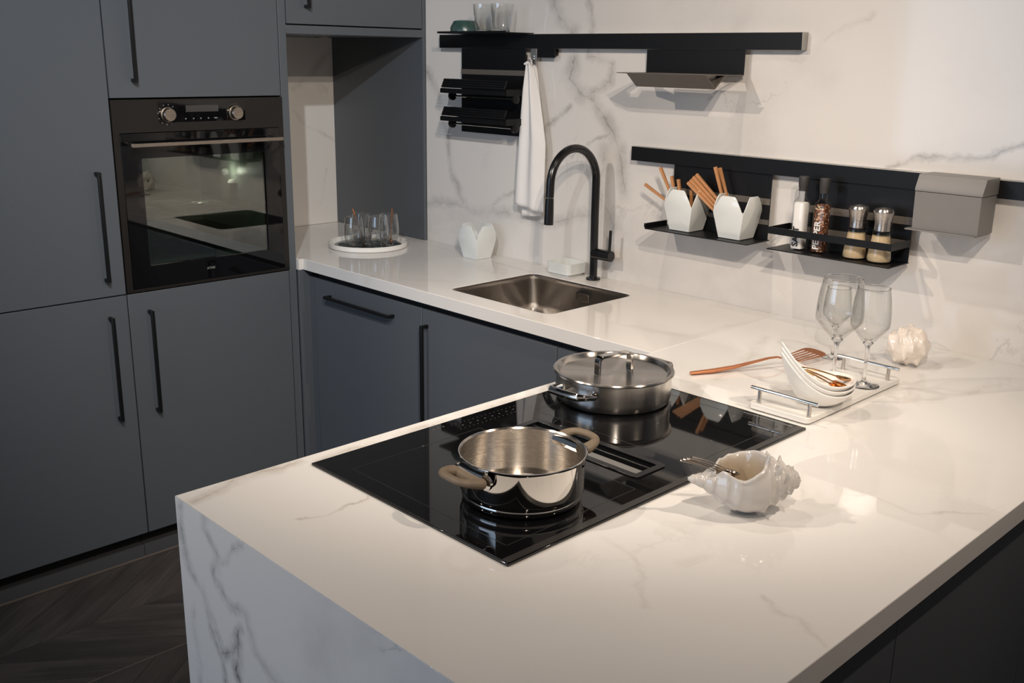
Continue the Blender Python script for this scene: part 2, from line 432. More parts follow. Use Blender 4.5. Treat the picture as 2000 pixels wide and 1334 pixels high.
def text_obj(name, body, size, mat, parent, mtx, align='LEFT'):
    c = bpy.data.curves.new(name, 'FONT'); c.body = body; c.size = size; c.extrude = .0002; c.align_x = align
    c.offset = size*.022; c.resolution_u = 3
    o = bpy.data.objects.new(name, c); COL.objects.link(o)
    dg = bpy.context.evaluated_depsgraph_get(); dg.update()
    me = bpy.data.meshes.new_from_object(o.evaluated_get(dg)); bpy.data.objects.remove(o, do_unlink=True)
    me.transform(Matrix.Translation(-wloc(parent)) @ mtx); me.materials.clear(); me.materials.append(mat)
    o = bpy.data.objects.new(name, me); COL.objects.link(o); o.parent = parent
    return o

# ------------------------------------------------------------------ setting
XT = -.2204; XN = -.8228; YC = -.5944; XP = 1.3854; XR = 2.3646; YE = -1.8694; FL = -.98; CE = 1.9
fl = tag(obj('floor', bx(-1.0, 6, -6, .3, FL-.08, FL-.006), M['wood']), kind='structure')
wb = tag(obj('wall_back', bx(-1.0, 6, .02, .14, FL-.006, CE), M['plaster']), kind='structure')
wl = tag(obj('wall_left', bx(-1.0, -.86, -6, .02, FL-.006, CE), M['plaster']), kind='structure')
tag(obj('ceiling', bx(-1.0, 6, -6, .14, CE, CE+.1), M['dark_ceiling']), kind='structure')
mp = obj('marble_panel', bx(XT+.001, 4.2, 0, .019, -.0395, CE-.001), M['marble_wall'], wb)
# chevron planks (columns 0.29 m wide, pointed joints along y)
def plank_mesh(side):
    wdt, p, dy = .2885, .1585, .39
    sx = -1 if side == 0 else 1
    pts = [(0, 0), (0, p), (sx*wdt, p+dy), (sx*wdt, dy)]
    if side == 1: pass
    th = math.atan2(dy, sx*wdt); c, s_ = math.cos(-th), math.sin(-th)
    pts = [(x*c-y*s_, x*s_+y*c) for x, y in pts]
    if side == 1: pts = pts[::-1]
    mb = MB(); A = [mb.b.verts.new((x, y, 0)) for x, y in pts]; k = .0012
    cx_ = sum(x for x, y in pts)/4; cy_ = sum(y for x, y in pts)/4
    B = [mb.b.verts.new((x+(cx_-x)*k*4, y+(cy_-y)*k*4, .006)) for x, y in pts]
    mb.b.faces.new(B)
    for i in range(4): mb.b.faces.new((A[i], A[(i+1) % 4], B[(i+1) % 4], B[i]))
    bmesh.ops.recalc_face_normals(mb.b, faces=mb.b.faces)
    me = bpy.data.meshes.new('plank'); mb.b.to_mesh(me); mb.b.free(); me.materials.append(M['wood'])
    return me, th
PM = [plank_mesh(0), plank_mesh(1)]
o_f = wloc(fl)
for ci, x0 in enumerate((.04, .62, 1.20)):
    for side in (0, 1):
        for k in range(-21, -2):
            me, th = PM[side]
            o = bpy.data.objects.new('plank', me); COL.objects.link(o); o.parent = fl
            o.location = Vector((x0+(.0008 if side else -.0008), k*.16-.11, FL-.006))-o_f
            o.rotation_euler.z = th
for x0 in (.331, .911):
    j = obj('floor_joint', bx(x0-.0018, x0+.0018, -3.6, -.55, FL-.005, FL+.0004), M['joint'], fl)
obj('floor_joint', bx(-.268, -.2625, -3.6, -.62, FL-.005, FL+.001), M['joint'], fl)

# ------------------------------------------------------------------ tall units (fronts face +x)
def bar_handle(parent, mode, a, b, c, fixed, d=.030, w_=.0105):
    """bar pull. mode 'xz': vertical bar on an x-facing door, a..b in z at y=c; 'yh': horizontal bar on a y-facing door; 'yv'"""
    mb = MB(); h = w_/2
    if mode == 'xz':
        mb.box(fixed+d-w_, fixed+d, c-h, c+h, a, b)
        for z in (a, b-w_): mb.box(fixed-.0005, fixed+d-w_, c-h, c+h, z, z+w_)
    elif mode == 'yh':
        mb.box(a, b, fixed-d, fixed-d+w_, c-h, c+h)
        for x in (a, b-w_): mb.box(x, x+w_, fixed-d+w_, fixed+.0005, c-h, c+h)
    else:
        mb.box(c-h, c+h, fixed-d, fixed-d+w_, a, b)
        for z in (a, b-w_): mb.box(c-h, c+h, fixed-d+w_, fixed+.0005, z, z+w_)
    return obj('handle', mb, M['black'], parent, .0012)
G = .0015
def xdoor(parent, y0, y1, z0, z1, handle=None, x=XT):
    d = obj('door', bx(x-.019, x, y0+G, y1-G, z0, z1), M['cabinet'], parent, .0012)
    if handle: bar_handle(d, 'xz', handle[0], handle[1], handle[2], x)
    return d
TOP = 1.42
ZB = -.872
def tall_carcass(t, y0, y1, z0=-.93):
    obj('carcass', bx(-.84, XT-.022, y0+.001, y1-.001, ZB-.002, TOP), M['shadow_gap'], t)
    obj('plinth', bx(-.84, XT-.045, y0+.001, y1-.001, FL+.0005, -.935), M['plinth'], t)
    obj('plinth_recess', bx(-.84, XT-.075, y0+.001, y1-.001, -.935, ZB-.002), M['shadow_gap'], t)  # shade of the void above the plinth, put in as near-black
t = thing('tall_cabinet', 'tall grey larder cabinet at the left edge with two doors and black bar handles', 'cabinet', (-.53, -1.545, FL))
tall_carcass(t, -1.845, -1.2425)
xdoor(t, -1.845, -1.2425, -.0355, TOP-.01, (.0145, .356, -1.304))
xdoor(t, -1.845, -1.2425, ZB, -.0395, (-.446, -.100, -1.304))
t = thing('tall_cabinet', 'tall grey cabinet out past the left edge of the picture beside the larder cabinet', 'cabinet', (-.53, -2.15, FL))
tall_carcass(t, -2.447, -1.845)
xdoor(t, -2.447, -1.845, -.0355, TOP-.01, (.0145, .356, -1.91))
xdoor(t, -2.447, -1.845, ZB, -.0395, (-.446, -.100, -1.91))
t = thing('oven_cabinet', 'tall grey cabinet that houses the built-in black oven', 'cabinet', (-.53, -.942, FL))
mb = MB().box(-.84, XT-.022, -1.2415, -.645, ZB-.002, -.036).box(-.84, XT-.022, -1.2415, -.645, .572, TOP)
mb.box(-.84, -.80, -1.2415, -.645, -.036, .572)
obj('carcass', mb, M['shadow_gap'], t)
obj('plinth', bx(-.84, XT-.045, -1.2415, -.645, FL+.0005, -.935), M['plinth'], t)
obj('plinth_recess', bx(-.84, XT-.075, -1.2415, -.645, -.935, ZB-.002), M['shadow_gap'], t)  # same painted shade above the oven cabinet plinth
xdoor(t, -1.2415, -.6435, .5735, TOP-.01, (.621, .967, -1.163))
xdoor(t, -1.2415, -.6435, ZB, -.039, (-.446, -.0975, -1.174))
obj('side_panel', bx(-.84, XT+.001, -.6425, -.6135, FL+.0005, TOP), M['cabinet'], t, .001)
# niche cabinet above the worktop
t = thing('wall_cabinet', 'grey cabinet above the worktop niche with its open marble-backed recess', 'cabinet', (-.53, -.31, .0))
obj('carcass', bx(-.84, XT-.022, -.612, -.0155, .807, TOP), M['shadow_gap'], t)
xdoor(t, -.6105, -.0165, .811, TOP-.01, (.8635, 1.17, -.5315))
obj('bottom_panel', bx(XN, XT, -.6125, -.0155, .7785, .8065), M['cabinet'], t, .001)
obj('side_panel', bx(XN-.017, XT, -.015, -.0005, .0008, TOP), M['cabinet'], t, .001)
obj('back_panel', bx(XN-.015, XN, -.612, -.0155, .0008, .778), M['marble_niche'], t)
lm = obj('downlight', MB().lathe([(0, .7765), (.030, .7765), (.036, .7745), (.036, .7785)], 24, (-.62, -.2, 0)), M['alu'], t)
obj('lens', MB().lathe([(0, .7760), (.027, .7760)], 24, (-.62, -.2, 0)), M['lamp'], lm)

# oven
OY0, OY1, OZ0, OZ1 = -1.2408, -.6420, -.0345, .5685
ov = thing('built_in_oven', 'black built-in oven with two steel knobs and a champagne bar handle', 'oven', (XT-.2, -.94, OZ0))
X = XT+.003
mb = MB()
mb.box(X-.022, X, OY0, OY1, .468, OZ1); mb.box(X-.022, X, OY0, -1.2205, OZ0, .468); mb.box(X-.022, X, -.6610, OY1, OZ0, .468)
mb.box(X-.022, X, -1.2205, -.6610, OZ0, -.0250)
obj('front_frame', mb, M['oven_frame'], ov)
cy0, cy1, cz0, cz1 = -1.165, -.715, .035, .40
mb = MB(); xb = -.70; xf_ = X-.024
for q in (((xf_, cy0, cz0), (xf_, cy1, cz0), (xb, cy1, cz0), (xb, cy0, cz0)), ((xf_, cy0, cz1), (xb, cy0, cz1), (xb, cy1, cz1), (xf_, cy1, cz1)),
          ((xb, cy0, cz0), (xb, cy1, cz0), (xb, cy1, cz1), (xb, cy0, cz1)), ((xf_, cy0, cz0), (xb, cy0, cz0), (xb, cy0, cz1), (xf_, cy0, cz1)),
          ((xf_, cy1, cz0), (xf_, cy1, cz1), (xb, cy1, cz1), (xb, cy1, cz0))):
    mb.b.faces.new([mb.b.verts.new(v) for v in q])
cav = obj('cavity', mb, M['oven_cavity'], ov, recalc=False)
mb = MB()
for k in range(12):
    x = xf_-.04-k*.035; mb.tube([(x, cy0+.012, .185), (x, cy1-.012, .185)], .0016, 6)
for y in (cy0+.012, cy1-.012): mb.tube([(xf_-.02, y, .185), (xb+.04, y, .185)], .0028, 6)
for x in (xf_-.02, xb+.04): mb.tube([(x, cy0+.012, .185), (x, cy1-.012, .185)], .0028, 6)
obj('rack', mb, M['chrome'], cav)
obj('baking_tray', MB().box(xb+.04, xf_-.02, cy0+.012, cy1-.012, .098, .101).box(xf_-.024, xf_-.02, cy0+.012, cy1-.012, .101, .118), M['oven_frame'], cav)
obj('oven_lamp', MB().lathe([(0, .012), (.014, .010), (.02, 0)], 16, (-.45, cy1-.004, .26), axis='z'), M['lamp'], cav)
dr = obj('oven_door', MB().plate([(OY0+.021, -.024), (OY1-.0195, -.024), (OY1-.0195, .4665), (OY0+.021, .4665)],
     [rrect(-1.158, -.722, .046, .388, .004, 2)], X-.018, X+.002, xf=lambda p: (p[2], p[0], p[1])), M['oven_black'], ov, .0008)
obj('window', MB().box(X-.006, X-.004, -1.1585, -.7215, .0455, .3885), M['oven_pane'], dr)
mb = MB().tube([(XT+.045, -1.206, .4325), (XT+.045, -.672, .4325)], .0085, 4, square=True)
for y in (-1.190, -.690): mb.box(X, XT+.042, y-.007, y+.007, .4265, .4385)
obj('handle', mb, M['champagne'], ov, .0012)
cp = obj('control_panel', bx(X, X+.0012, -1.0895, -.7865, .4965, .5645), M['oven_black'], ov)
obj('display', bx(X+.0012, X+.0016, -.998, -.884, .5270, .5475), M['display'], cp)
for y in (-1.061, -.8245):
    kb = obj('knob', MB().lathe([(.0235, 0), (.0235, .004), (.0205, .005), (.020, .020), (.0188, .0215), (0, .0205)], 40, (X+.0012, y, .5205), axis='x'), M['champagne'], ov)
mb = MB()
for i, y in enumerate((-1.000, -.973, -.948, -.921)): mb.box(X+.0012, X+.0015, y-.0022, y+.0022, .5040, .5085)
mb.box(X+.0012, X+.0015, -.901, -.889, .5045, .5080)
for k in range(9):
    a = PI*.28+k*PI*1.35/8
    mb.box(X+.0012, X+.0015, -1.061+.031*math.cos(a)-.0013, -1.061+.031*math.cos(a)+.0013, .5205+.031*math.sin(a)-.0018, .5205+.031*math.sin(a)+.0018)
for k in range(10):
    a = PI*.2+k*PI*.9/9
    mb.box(X+.0012, X+.0014, -.8245+.029*math.cos(a)-.0008, -.8245+.029*math.cos(a)+.0008, .5205+.029*math.sin(a)-.0008, .5205+.029*math.sin(a)+.0008)
tag(obj('button_print', mb, M['print'], cp), kind='stuff')
text_obj('logo_lettering', 'ATAG', .011, M['print'], dr, Matrix.Translation((X+.0022, -.9475, .009)) @ Matrix.Rotation(PI/2, 4, 'Z') @ Matrix.Rotation(PI/2, 4, 'X'), 'CENTER')
# a real oven lamp glow
ol = bpy.data.lights.new('oven_lamp_light', 'POINT'); ol.energy = .22; ol.color = (1, .93, .78); ol.shadow_soft_size = .012
oo = bpy.data.objects.new('oven_lamp_light', ol); COL.objects.link(oo); oo.location = (-.45, cy1-.03, .30); LIGHTS.append(oo)

# ------------------------------------------------------------------ base units along the wall (fronts face -y)
YF = -.5744
def base_unit(label, x0, x1, handle):
    t = thing('base_cabinet', label, 'cabinet', ((x0+x1)/2, -.3, FL))
    obj('carcass', MB().box(x0+.001, x1-.001, YF+.020, -.12, ZB, -.19).box(x0+.001, x1-.001, YF+.020, YF+.03, -.19, -.0415), M['shadow_gap'], t)
    obj('plinth', bx(x0+.001, x1-.001, YF+.06, YF+.08, FL+.0005, ZB), M['plinth'], t)
    d = obj('door', bx(x0+G, x1-G, YF, YF+.019, ZB, -.0655), M['cabinet'], t, .0012)
    if handle: bar_handle(d, *handle, YF)
base_unit('grey base unit left of the sink with one wide horizontal black bar handle', -.1665, .4475, ('yh', -.070, .304, -.1185))
base_unit('grey base unit under the sink with a long vertical black bar handle', .4475, 1.0415, ('yv', -.470, -.113, .4745))
base_unit('grey base unit in the corner behind the lidded pan, mostly hidden by the peninsula', 1.0415, XP+.02, None)
t = thing('corner_filler', 'narrow grey corner filler strip between the oven cabinet and the base units', 'filler panel', (-.19, -.59, FL))
obj('return_panel', bx(XT+.002, XT+.014, -.6125, YF+.02, FL+.0005, -.0415), M['cabinet'], t, .0008)
obj('recessed_strip', bx(XT+.014, -.1675, YF+.006, YF+.02, FL+.0005, -.066), M['cabinet'], t)

# worktops
SX0, SX1, SY0, SY1 = .5065, .9475, -.5125, -.1275
hole = rrect(SX0, SX1, SY0, SY1, .030, 8)
ct = thing('worktop', 'white marble-look worktop with sink cutout running along the wall into the niche', 'worktop', (.5, -.3, -.04))
outer = [(XN, -.0003), (XN, -.6115), (-.2045, -.6115), (-.2045, YC), (XP-.0006, YC), (XP-.0006, -.0003)]
obj('slab', MB().plate(outer, [hole], -.04, 0), M['marble_counter'], ct, .0012)
pn = thing('peninsula_worktop', 'white marble-look peninsula worktop with a waterfall end, carrying the black hob', 'worktop', (1.87, -.93, -.98))
mb = MB().plate([(XP, YE), (XR, YE), (XR, -.0003), (XP, -.0003)], [rrect(1.548, 1.864, -1.246, -1.170, .006, 2)], -.04, 0)
for v in mb.b.verts:
    if v.co.z < -.03 and v.co.y < YE+.001: v.co.y = YE+.0399
obj('slab', mb, M['marble_top'], pn, .0012)
obj('waterfall_panel', MB().prism([(YE, -.0002), (YE+.0398, -.04), (YE+.0398, FL+.0005), (YE, FL+.0005)], XP, XR), M['marble_end'], pn, .0008)
# peninsula cabinets, doors face +x
XD = XR-.020
for i, (y0, y1, lab) in enumerate(((YE+.0405, -1.2295, 'dark handleless peninsula cabinet next to the waterfall end'),
                        (-1.2295, -.6310, 'dark handleless peninsula cabinet in the middle of the right-hand side'),
                        (-.6310, -.0303, 'dark handleless peninsula cabinet at the wall end of the right-hand side'))):
    t = thing('peninsula_cabinet', lab, 'cabinet', (1.87, (y0+y1)/2, FL))
    obj('carcass', bx(XP+.03+(.0 if y1 < -.6 else .02), XD-.020, y0+.001, y1-.001, ZB, -.19), M['shadow_gap'], t)
    obj('top_rail', bx(XD-.03, XD-.020, y0+.001, y1-.001, -.19, -.0415), M['shadow_gap'], t)
    obj('top_rail', bx(XP+.035, XP+.045, y0+.001, y1-.001, -.19, -.0415), M['shadow_gap'], t)
    obj('door', bx(XD-.019, XD, y0+G, y1-G, ZB, -.043), M['cabinet'], t, .0012)
    obj('door', bx(XP+.012, XP+.029, y0+G, min(y1-G, -.62) if y1 > -.62 and y0 < -.62 else y1-G, ZB, -.066), M['cabinet'], t, .0012) if i < 2 else None
    obj('plinth', bx(XP+.07, XD-.06, y0+.001, y1-.001, FL+.0005, ZB), M['plinth'], t)

# sink
sk = thing('sink', 'square undermounted stainless steel sink basin in the worktop', 'sink', (.727, -.32, -.19))
mb = MB(); loops = []
for ins, z, rr in ((-.012, -.0405, .04), (.0012, -.0405, .030), (.0012, -.16, .030), (.006, -.176, .032), (.016, -.184, .036), (.03, -.186, .04)):
    loops.append([mb.b.verts.new((x, y, z)) for x, y in rrect(SX0+ins, SX1-ins, SY0+ins, SY1-ins, rr, 8)])
# steel lining rises inside the cutout so the metal starts at the worktop edge
lip = [mb.b.verts.new((x, y, -.002)) for x, y in rrect(SX0+.0012, SX1-.0012, SY0+.0012, SY1-.0012, .030, 8)]
for A, B in [(lip, loops[1])]+[(loops[i], loops[i+1]) for i in range(1, 5)]+[(loops[0], loops[1])]:
    n = len(A)
    for k in range(n): mb.b.faces.new((A[k], A[(k+1) % n], B[(k+1) % n], B[k]))
mb.b.faces.new(loops[-1])
obj('basin', mb, M['steel_sink'], sk)
dn = obj('drain', MB().lathe([(.042, -.1855), (.042, -.183), (.034, -.184), (.030, -.188), (0, -.188)], 28, (.727, -.32, 0)), M['chrome'], sk)
op = obj('overflow_plate', MB().plate(rrect(.708, .767, -.0600, -.0305, .006, 4), [], 0, .003, xf=lambda p: (p[0], SY1-.0015-p[2], p[1])), M['chrome'], sk, .0008)
obj('overflow_inset', MB().plate(rrect(.713, .762, -.0550, -.0355, .003, 3), [], .003, .0042, xf=lambda p: (p[0], SY1-.0015-p[2], p[1])), M['champagne'], op)

# hob
HX0, HX1, HY0, HY1 = 1.4289, 1.9369, -1.6301, -.7977
hb = thing('induction_hob', 'large black glass induction hob with a central extractor slot', 'hob', (1.683, -1.214, 0))
VX0, VX1, VY0, VY1 = 1.548, 1.864, -1.246, -1.170
obj('glass_top', MB().plate([(HX0, HY0), (HX1, HY0), (HX1, HY1), (HX0, HY1)], [rrect(VX0+.004, VX1-.004, VY0+.004, VY1-.004, .008, 4)], .0004, .0050), M['hob_glass'], hb, .0008)
mb = MB().box(HX1-.016, HX1-.002, HY0+.004, HY1-.004, .0049, .0056).box(HX0+.002, HX1-.016, HY1-.0052, HY1-.0022, .0049, .0054)
mb.box(HX0+.002, HX1-.002, HY0+.001, HY0+.003, .0049, .0055)
obj('bevel_trim', mb, M['hob_trim'], hb)
obj('inlay_strip', MB().box(1.80, 1.915, HY1-.016, HY1-.0135, .0050, .0054), M['alu'], hb)
vt = obj('extractor_frame', MB().plate(rrect(VX0-.006, VX1+.006, VY0-.006, VY1+.006, .012, 5), [rrect(VX0+.008, VX1-.008, VY0+.008, VY1-.008, .004, 3)], .0050, .0075), M['black_satin'], hb, .0008)
obj('extractor_well', MB().box(VX0+.004, VX1-.004, VY0+.004, VY1-.004, -.037, -.034).box(VX0+.004, VX0+.006, VY0+.004, VY1-.004, -.034, .004).box(VX1-.006, VX1-.004, VY0+.004, VY1-.004, -.034, .004)
    .box(VX0+.006, VX1-.006, VY0+.004, VY0+.006, -.034, .004).box(VX0+.006, VX1-.006, VY1-.006, VY1-.004, -.034, .004), M['black'], vt)
obj('grille_bar', MB().box(VX0+.006, VX1-.012, -1.234, -1.212, -.006, .0035), M['alu'], vt, .001)
obj('grille_bar', MB().box(VX0+.006, VX1-.010, -1.196, -1.192, -.006, .0045), M['black_satin'], vt, .0006)
mb = MB()
def row(x0, y0, x1, y1, n, s=.0011):
    for i in range(n):
        a = i/(n-1); x = x0+(x1-x0)*a; y = y0+(y1-y0)*a
        mb.box(x-s, x+s, y-s, y+s, .0050, .00525)
row(1.452, -1.318, 1.452, -1.110, 19, .0009); row(1.480, -1.318, 1.480, -1.110, 19, .0009); row(1.466, -1.30, 1.466, -1.14, 9, .0016)
row(1.447, -1.36, 1.447, -1.335, 3, .002); row(1.452, -1.08, 1.452, -.97, 8); row(1.480, -1.08, 1.480, -.97, 5, .0016)
for x, y in ((1.50, -1.43), (1.70, -1.40), (1.72, -1.0), (1.86, -1.41), (1.62, -1.36), (1.85, -1.0)): mb.box(x-.002, x+.002, y-.002, y+.002, .0050, .00525)
tag(obj('control_print', mb, M['hob_mark'], hb), kind='stuff')
mb = MB()
for x0, x1, y0, y1 in ((1.50, 1.895, -1.592, -1.285), (1.50, 1.895, -1.13, -.835)):
    for a in ((x0, x1, y0, y0+.0012), (x0, x1, y1-.0012, y1), (x0, x0+.0012, y0, y1), (x1-.0012, x1, y0, y1)): mb.box(a[0], a[1], a[2], a[3], .0050, .0052)
tag(obj('zone_print', mb, M['hob_line'], hb), kind='stuff')

# ------------------------------------------------------------------ pots
def arc_pts(c, r, a0, a1, n, z): return [(c[0]+r*math.cos(a0+(a1-a0)*i/n), c[1]+r*math.sin(a0+(a1-a0)*i/n), z) for i in range(n+1)]
# lidded pan
PC = (1.5542, -.9451); HZ = .0058
pt = thing('lidded_pan', 'wide low stainless steel pan with its lid on, at the back of the hob', 'pan', (PC[0], PC[1], HZ))
c0 = (PC[0], PC[1], HZ)
obj('pan_body', MB().lathe([(0, .0), (.115, 0), (.1205, .003), (.1232, .0085), (.1243, .0130), (.1246, .0170), (.1246, .0590), (.1244, .0605), (.1230, .0605), (.1225, .012), (.116, .004), (0, .004)], 72, c0), M['steel_pot'], pt)
ld = obj('lid', MB().lathe([(.1225, .0600), (.1300, .0612), (.1305, .0640), (.1285, .0665), (.1215, .0660), (.1165, .0580), (.112, .0555), (0, .0580), (0, .0560), (.113, .0535), (.1195, .056), (.1225, .06)], 72, c0), M['steel_lid'], pt)
ha = math.radians(80)
d = Vector((math.cos(ha), math.sin(ha), 0)); base = Vector(c0)
w_ = Vector((-d.y, d.x, 0))
def arch(r, h, rc):
    p = [(-r, .0575)]
    for k in range(6): a = PI-k*PI/10; p.append((-r+rc+rc*math.cos(a), h-rc+rc*math.sin(a)))
    for k in range(6): a = PI/2-k*PI/10; p.append((r-rc+rc*math.cos(a), h-rc+rc*math.sin(a)))
    return p+[(r, .0575)]
U_ = arch(.047, .099, .012)+arch(.0415, .0935, .009)[::-1]
def lhx(p): q = base+d*p[0]+w_*p[2]; return (q.x, q.y, HZ+p[1])
obj('lid_handle', MB().plate(U_, [], -.0085, .0085, xf=lhx), M['steel_polish'], ld, .0012)
for sgn, nm in ((1, 0), (-1, PI)):
    ang = math.radians(272)+nm
    dd = Vector((math.cos(ang), math.sin(ang), 0)); ss = Vector((-dd.y, dd.x, 0))
    P0 = base+Vector((0, 0, .040))
    pts = [P0+dd*.122-ss*.046, P0+dd*.150-ss*.044+Vector((0, 0, .004)), P0+dd*.160-ss*.036+Vector((0, 0, .005)), P0+dd*.163+Vector((0, 0, .005)), P0+dd*.160+ss*.036+Vector((0, 0, .005)), P0+dd*.150+ss*.044+Vector((0, 0, .004)), P0+dd*.122+ss*.046]
    h = obj('side_handle', MB().tube([tuple(x) for x in pts], .0065, 12, rs=[.0085, .0072, .0085, .0088, .0085, .0072, .0085]), M['steel_polish'], pt)
# open pot
QC = (1.7825, -1.4482); c0 = (QC[0], QC[1], HZ); base = Vector(c0)
pt = thing('cooking_pot', 'open polished steel pot with taupe wood-look side handles, at the front of the hob', 'pot', c0)
obj('pot_body', MB().lathe([(0, 0), (.090, 0), (.0965, .002), (.1005, .007), (.1010, .013), (.1005, .0145), (.1030, .0185), (.1038, .0200), (.1041, .0240), (.1044, .0760), (.1046, .0785), (.1068, .0812), (.1066, .0822), (.1050, .0822)], 96, c0), M['steel_polish'], pt)
obj('inner_wall', MB().lathe([(.1050, .0822), (.1030, .0795), (.1015, .020), (.098, .009), (.090, .006), (0, .006)], 96, c0), M['steel_inner'], pt, recalc=False)
for k, ang in enumerate((math.radians(267), math.radians(87))):
    dd = Vector((math.cos(ang), math.sin(ang), 0)); ss = Vector((-dd.y, dd.x, 0)); P0 = base+Vector((0, 0, .066))
    def lp(rad, side, z=0): return tuple(P0+dd*rad+ss*side+Vector((0, 0, z)))
    pts = [lp(.1105, -.033, -.003), lp(.122, -.034, 0), lp(.138, -.033, .004), lp(.150, -.024, .006), lp(.153, 0, .007), lp(.150, .024, .006), lp(.138, .033, .004), lp(.122, .034, 0), lp(.1105, .033, -.003)]
    g = obj('grip', MB().tube(pts, .008, 14, rs=[.0125, .0115, .0090, .0080, .0078, .0080, .0090, .0115, .0125], flat=.8), M['handle_wood'], pt, sharp=80)
    mdf = g.modifiers.new('sub', 'SUBSURF'); mdf.levels = 1; mdf.render_levels = 2
    obj('inner_bar', MB().tube([lp(.113, -.030, -.003), lp(.1145, 0, -.003), lp(.113, .030, -.003)], .0090, 12, flat=.9), M['handle_wood'], g)
    obj('bracket', MB().tube([lp(.1035, -.033, -.003), lp(.109, -.0335, -.003)], .0125, 12).tube([lp(.1035, .033, -.003), lp(.109, .0335, -.003)], .0125, 12).tube([lp(.1045, -.030, .002), lp(.1055, 0, .002), lp(.1045, .030, .002)], .010, 8), M['steel_polish'], g)

# ------------------------------------------------------------------ tap and soap dish
tp = thing('kitchen_tap', 'tall black arched pull-out kitchen tap behind the sink', 'tap', (.712, -.052, 0))
Y0 = -.0555; pts = [(.712, Y0+.003, .004), (.712, Y0+.002, .1), (.712, Y0, .22), (.712, Y0, .33)]
for i in range(1, 25):
    a = PI*i/24; pts.append((.712, Y0-.108+.108*math.cos(a), .33+.108*math.sin(a)))
pts += [(.712, Y0-.2165, .31), (.712, Y0-.2175, .292)]
obj('body', MB().tube(pts, .0132, 20), M['black_satin'], tp)
obj('base_ring', MB().lathe([(0, .0003), (.0235, .0003), (.0245, .003), (.0235, .007), (.014, .008)], 32, (.712, Y0+.003, 0)), M['black_satin'], tp)
obj('spray_head', MB().tube([(.712, Y0-.2177, .290), (.712, Y0-.2185, .25), (.712, Y0-.2195, .207)], .0145, 20, rs=[.0135, .0145, .0150]), M['black_satin'], tp, .0008)
sb = obj('mixer', MB().tube([(.712, Y0+.002, .089), (.722, Y0+.002, .089), (.788, Y0+.002, .089)], .0180, 24), M['black_satin'], tp, .0008)
obj('lever', MB().tube([(.779, Y0+.002, .100), (.781, Y0+.002, .174)], .0042, 12, flat=1.3), M['black_satin'], sb)

sd = thing('soap_dish', 'small white square soap dish beside the tap', 'dish', (.594, -.05, 0))
mb = MB(); out = []
def oct_(cx, cy, a, b, k): return rrect(cx-a, cx+a, cy-b, cy+b, k, 3)
rings = [([(.043, .038, .010), .0005]), ([(.043, .038, .010), .006]), ([(.053, .047, .016), .008]), ([(.055, .049, .016), .0440]), ([(.0525, .0465, .015), .0450]), ([(.0505, .0445, .014), .0440]), ([(.048, .042, .013), .012])]
rv = [[mb.b.verts.new((x, y, z)) for x, y in oct_(.592, -.0545, *p)] for p, z in rings]
for A, B in zip(rv[:-1], rv[1:]):
    for k in range(len(A)): mb.b.faces.new((A[k], A[(k+1) % len(A)], B[(k+1) % len(A)], B[k]))
mb.b.faces.new(rv[0]); mb.b.faces.new(rv[-1])
obj('dish_body', mb, M['ceramic'], sd, sharp=50)

# ------------------------------------------------------------------ takeout-box shaped ceramic pots
def takeout(label, cx, cy, z, s=1.0, group=None, w0=.036, d0=.036):
    t = thing('takeout_box_pot', label, 'pot', (cx, cy, z), group)
    mb = MB(); b = mb.b
    W0, D0, W1, D1 = w0*s, d0*s, .0505*s, .0495*s; zs, zt = .074*s, .124*s
    base = [b.verts.new((x, y, 0.0005)) for x, y in ((-W0, -D0), (W0, -D0), (W0, D0), (-W0, D0))]
    sh = [b.verts.new((x, y, zs)) for x, y in ((-W1, -D1), (W1, -D1), (W1, D1), (-W1, D1))]
    b.faces.new(base[::-1])
    for k in range(4):
        A, B, C, D = base[k], base[(k+1) % 4], sh[(k+1) % 4], sh[k]
        m = b.verts.new((A.co+B.co)*.5*.35+(D.co+C.co)*.5*.65+Vector((0, 0, .0)))
        m.co.z = zs*.60
        nrm = ((B.co-A.co).cross(D.co-A.co)).normalized(); m.co += Vector((-m.co.x, -m.co.y, 0)).normalized()*.0022
        b.faces.new((A, B, m)); b.faces.new((B, C, m)); b.faces.new((C, D, m)); b.faces.new((D, A, m))
        # flap with chamfered top corners, leaning slightly inwards
        e = (C.co-D.co).normalized(); L = (C.co-D.co).length; inn = Vector((-(D.co.x+C.co.x)/2, -(D.co.y+C.co.y)/2, 0)).normalized()
        def P(u, zz, i): return b.verts.new(D.co+e*(L*u)+Vector((0, 0, zz-zs))+inn*i)
        l1, r1_, l2, r2 = P(.09, zs+.020*s, -.0035), P(.91, zs+.020*s, -.0035), P(.235, zt-.006*s, -.003), P(.765, zt-.006*s, -.003)
        l3, r3 = P(.30, zt, -.001), P(.70, zt, -.001)
        b.faces.new((D, C, r1_, l1)); b.faces.new((l1, r1_, r2, l2)); b.faces.new((l2, r2, r3, l3))
    o = obj('pot_body', mb, M['ceramic'], t, world=False, sharp=5)
    md = o.modifiers.new('solid', 'SOLIDIFY'); md.thickness = .0032*s; md.offset = -1
    bv = o.modifiers.new('bevel', 'BEVEL'); bv.width = .0009; bv.segments = 2; bv.angle_limit = math.radians(30)
    return t
takeout('white takeout-box shaped pot standing empty on the worktop left of the sink', .181, -.094, 0)
takeout('white takeout-box shaped pot full of chopsticks, left one on the black wall shelf', 1.0885, -.0685, .2185, 1.0, None)
takeout('white takeout-box shaped pot of chopsticks, right one on the black wall shelf', 1.2650, -.0690, .2185, 1.0, None)
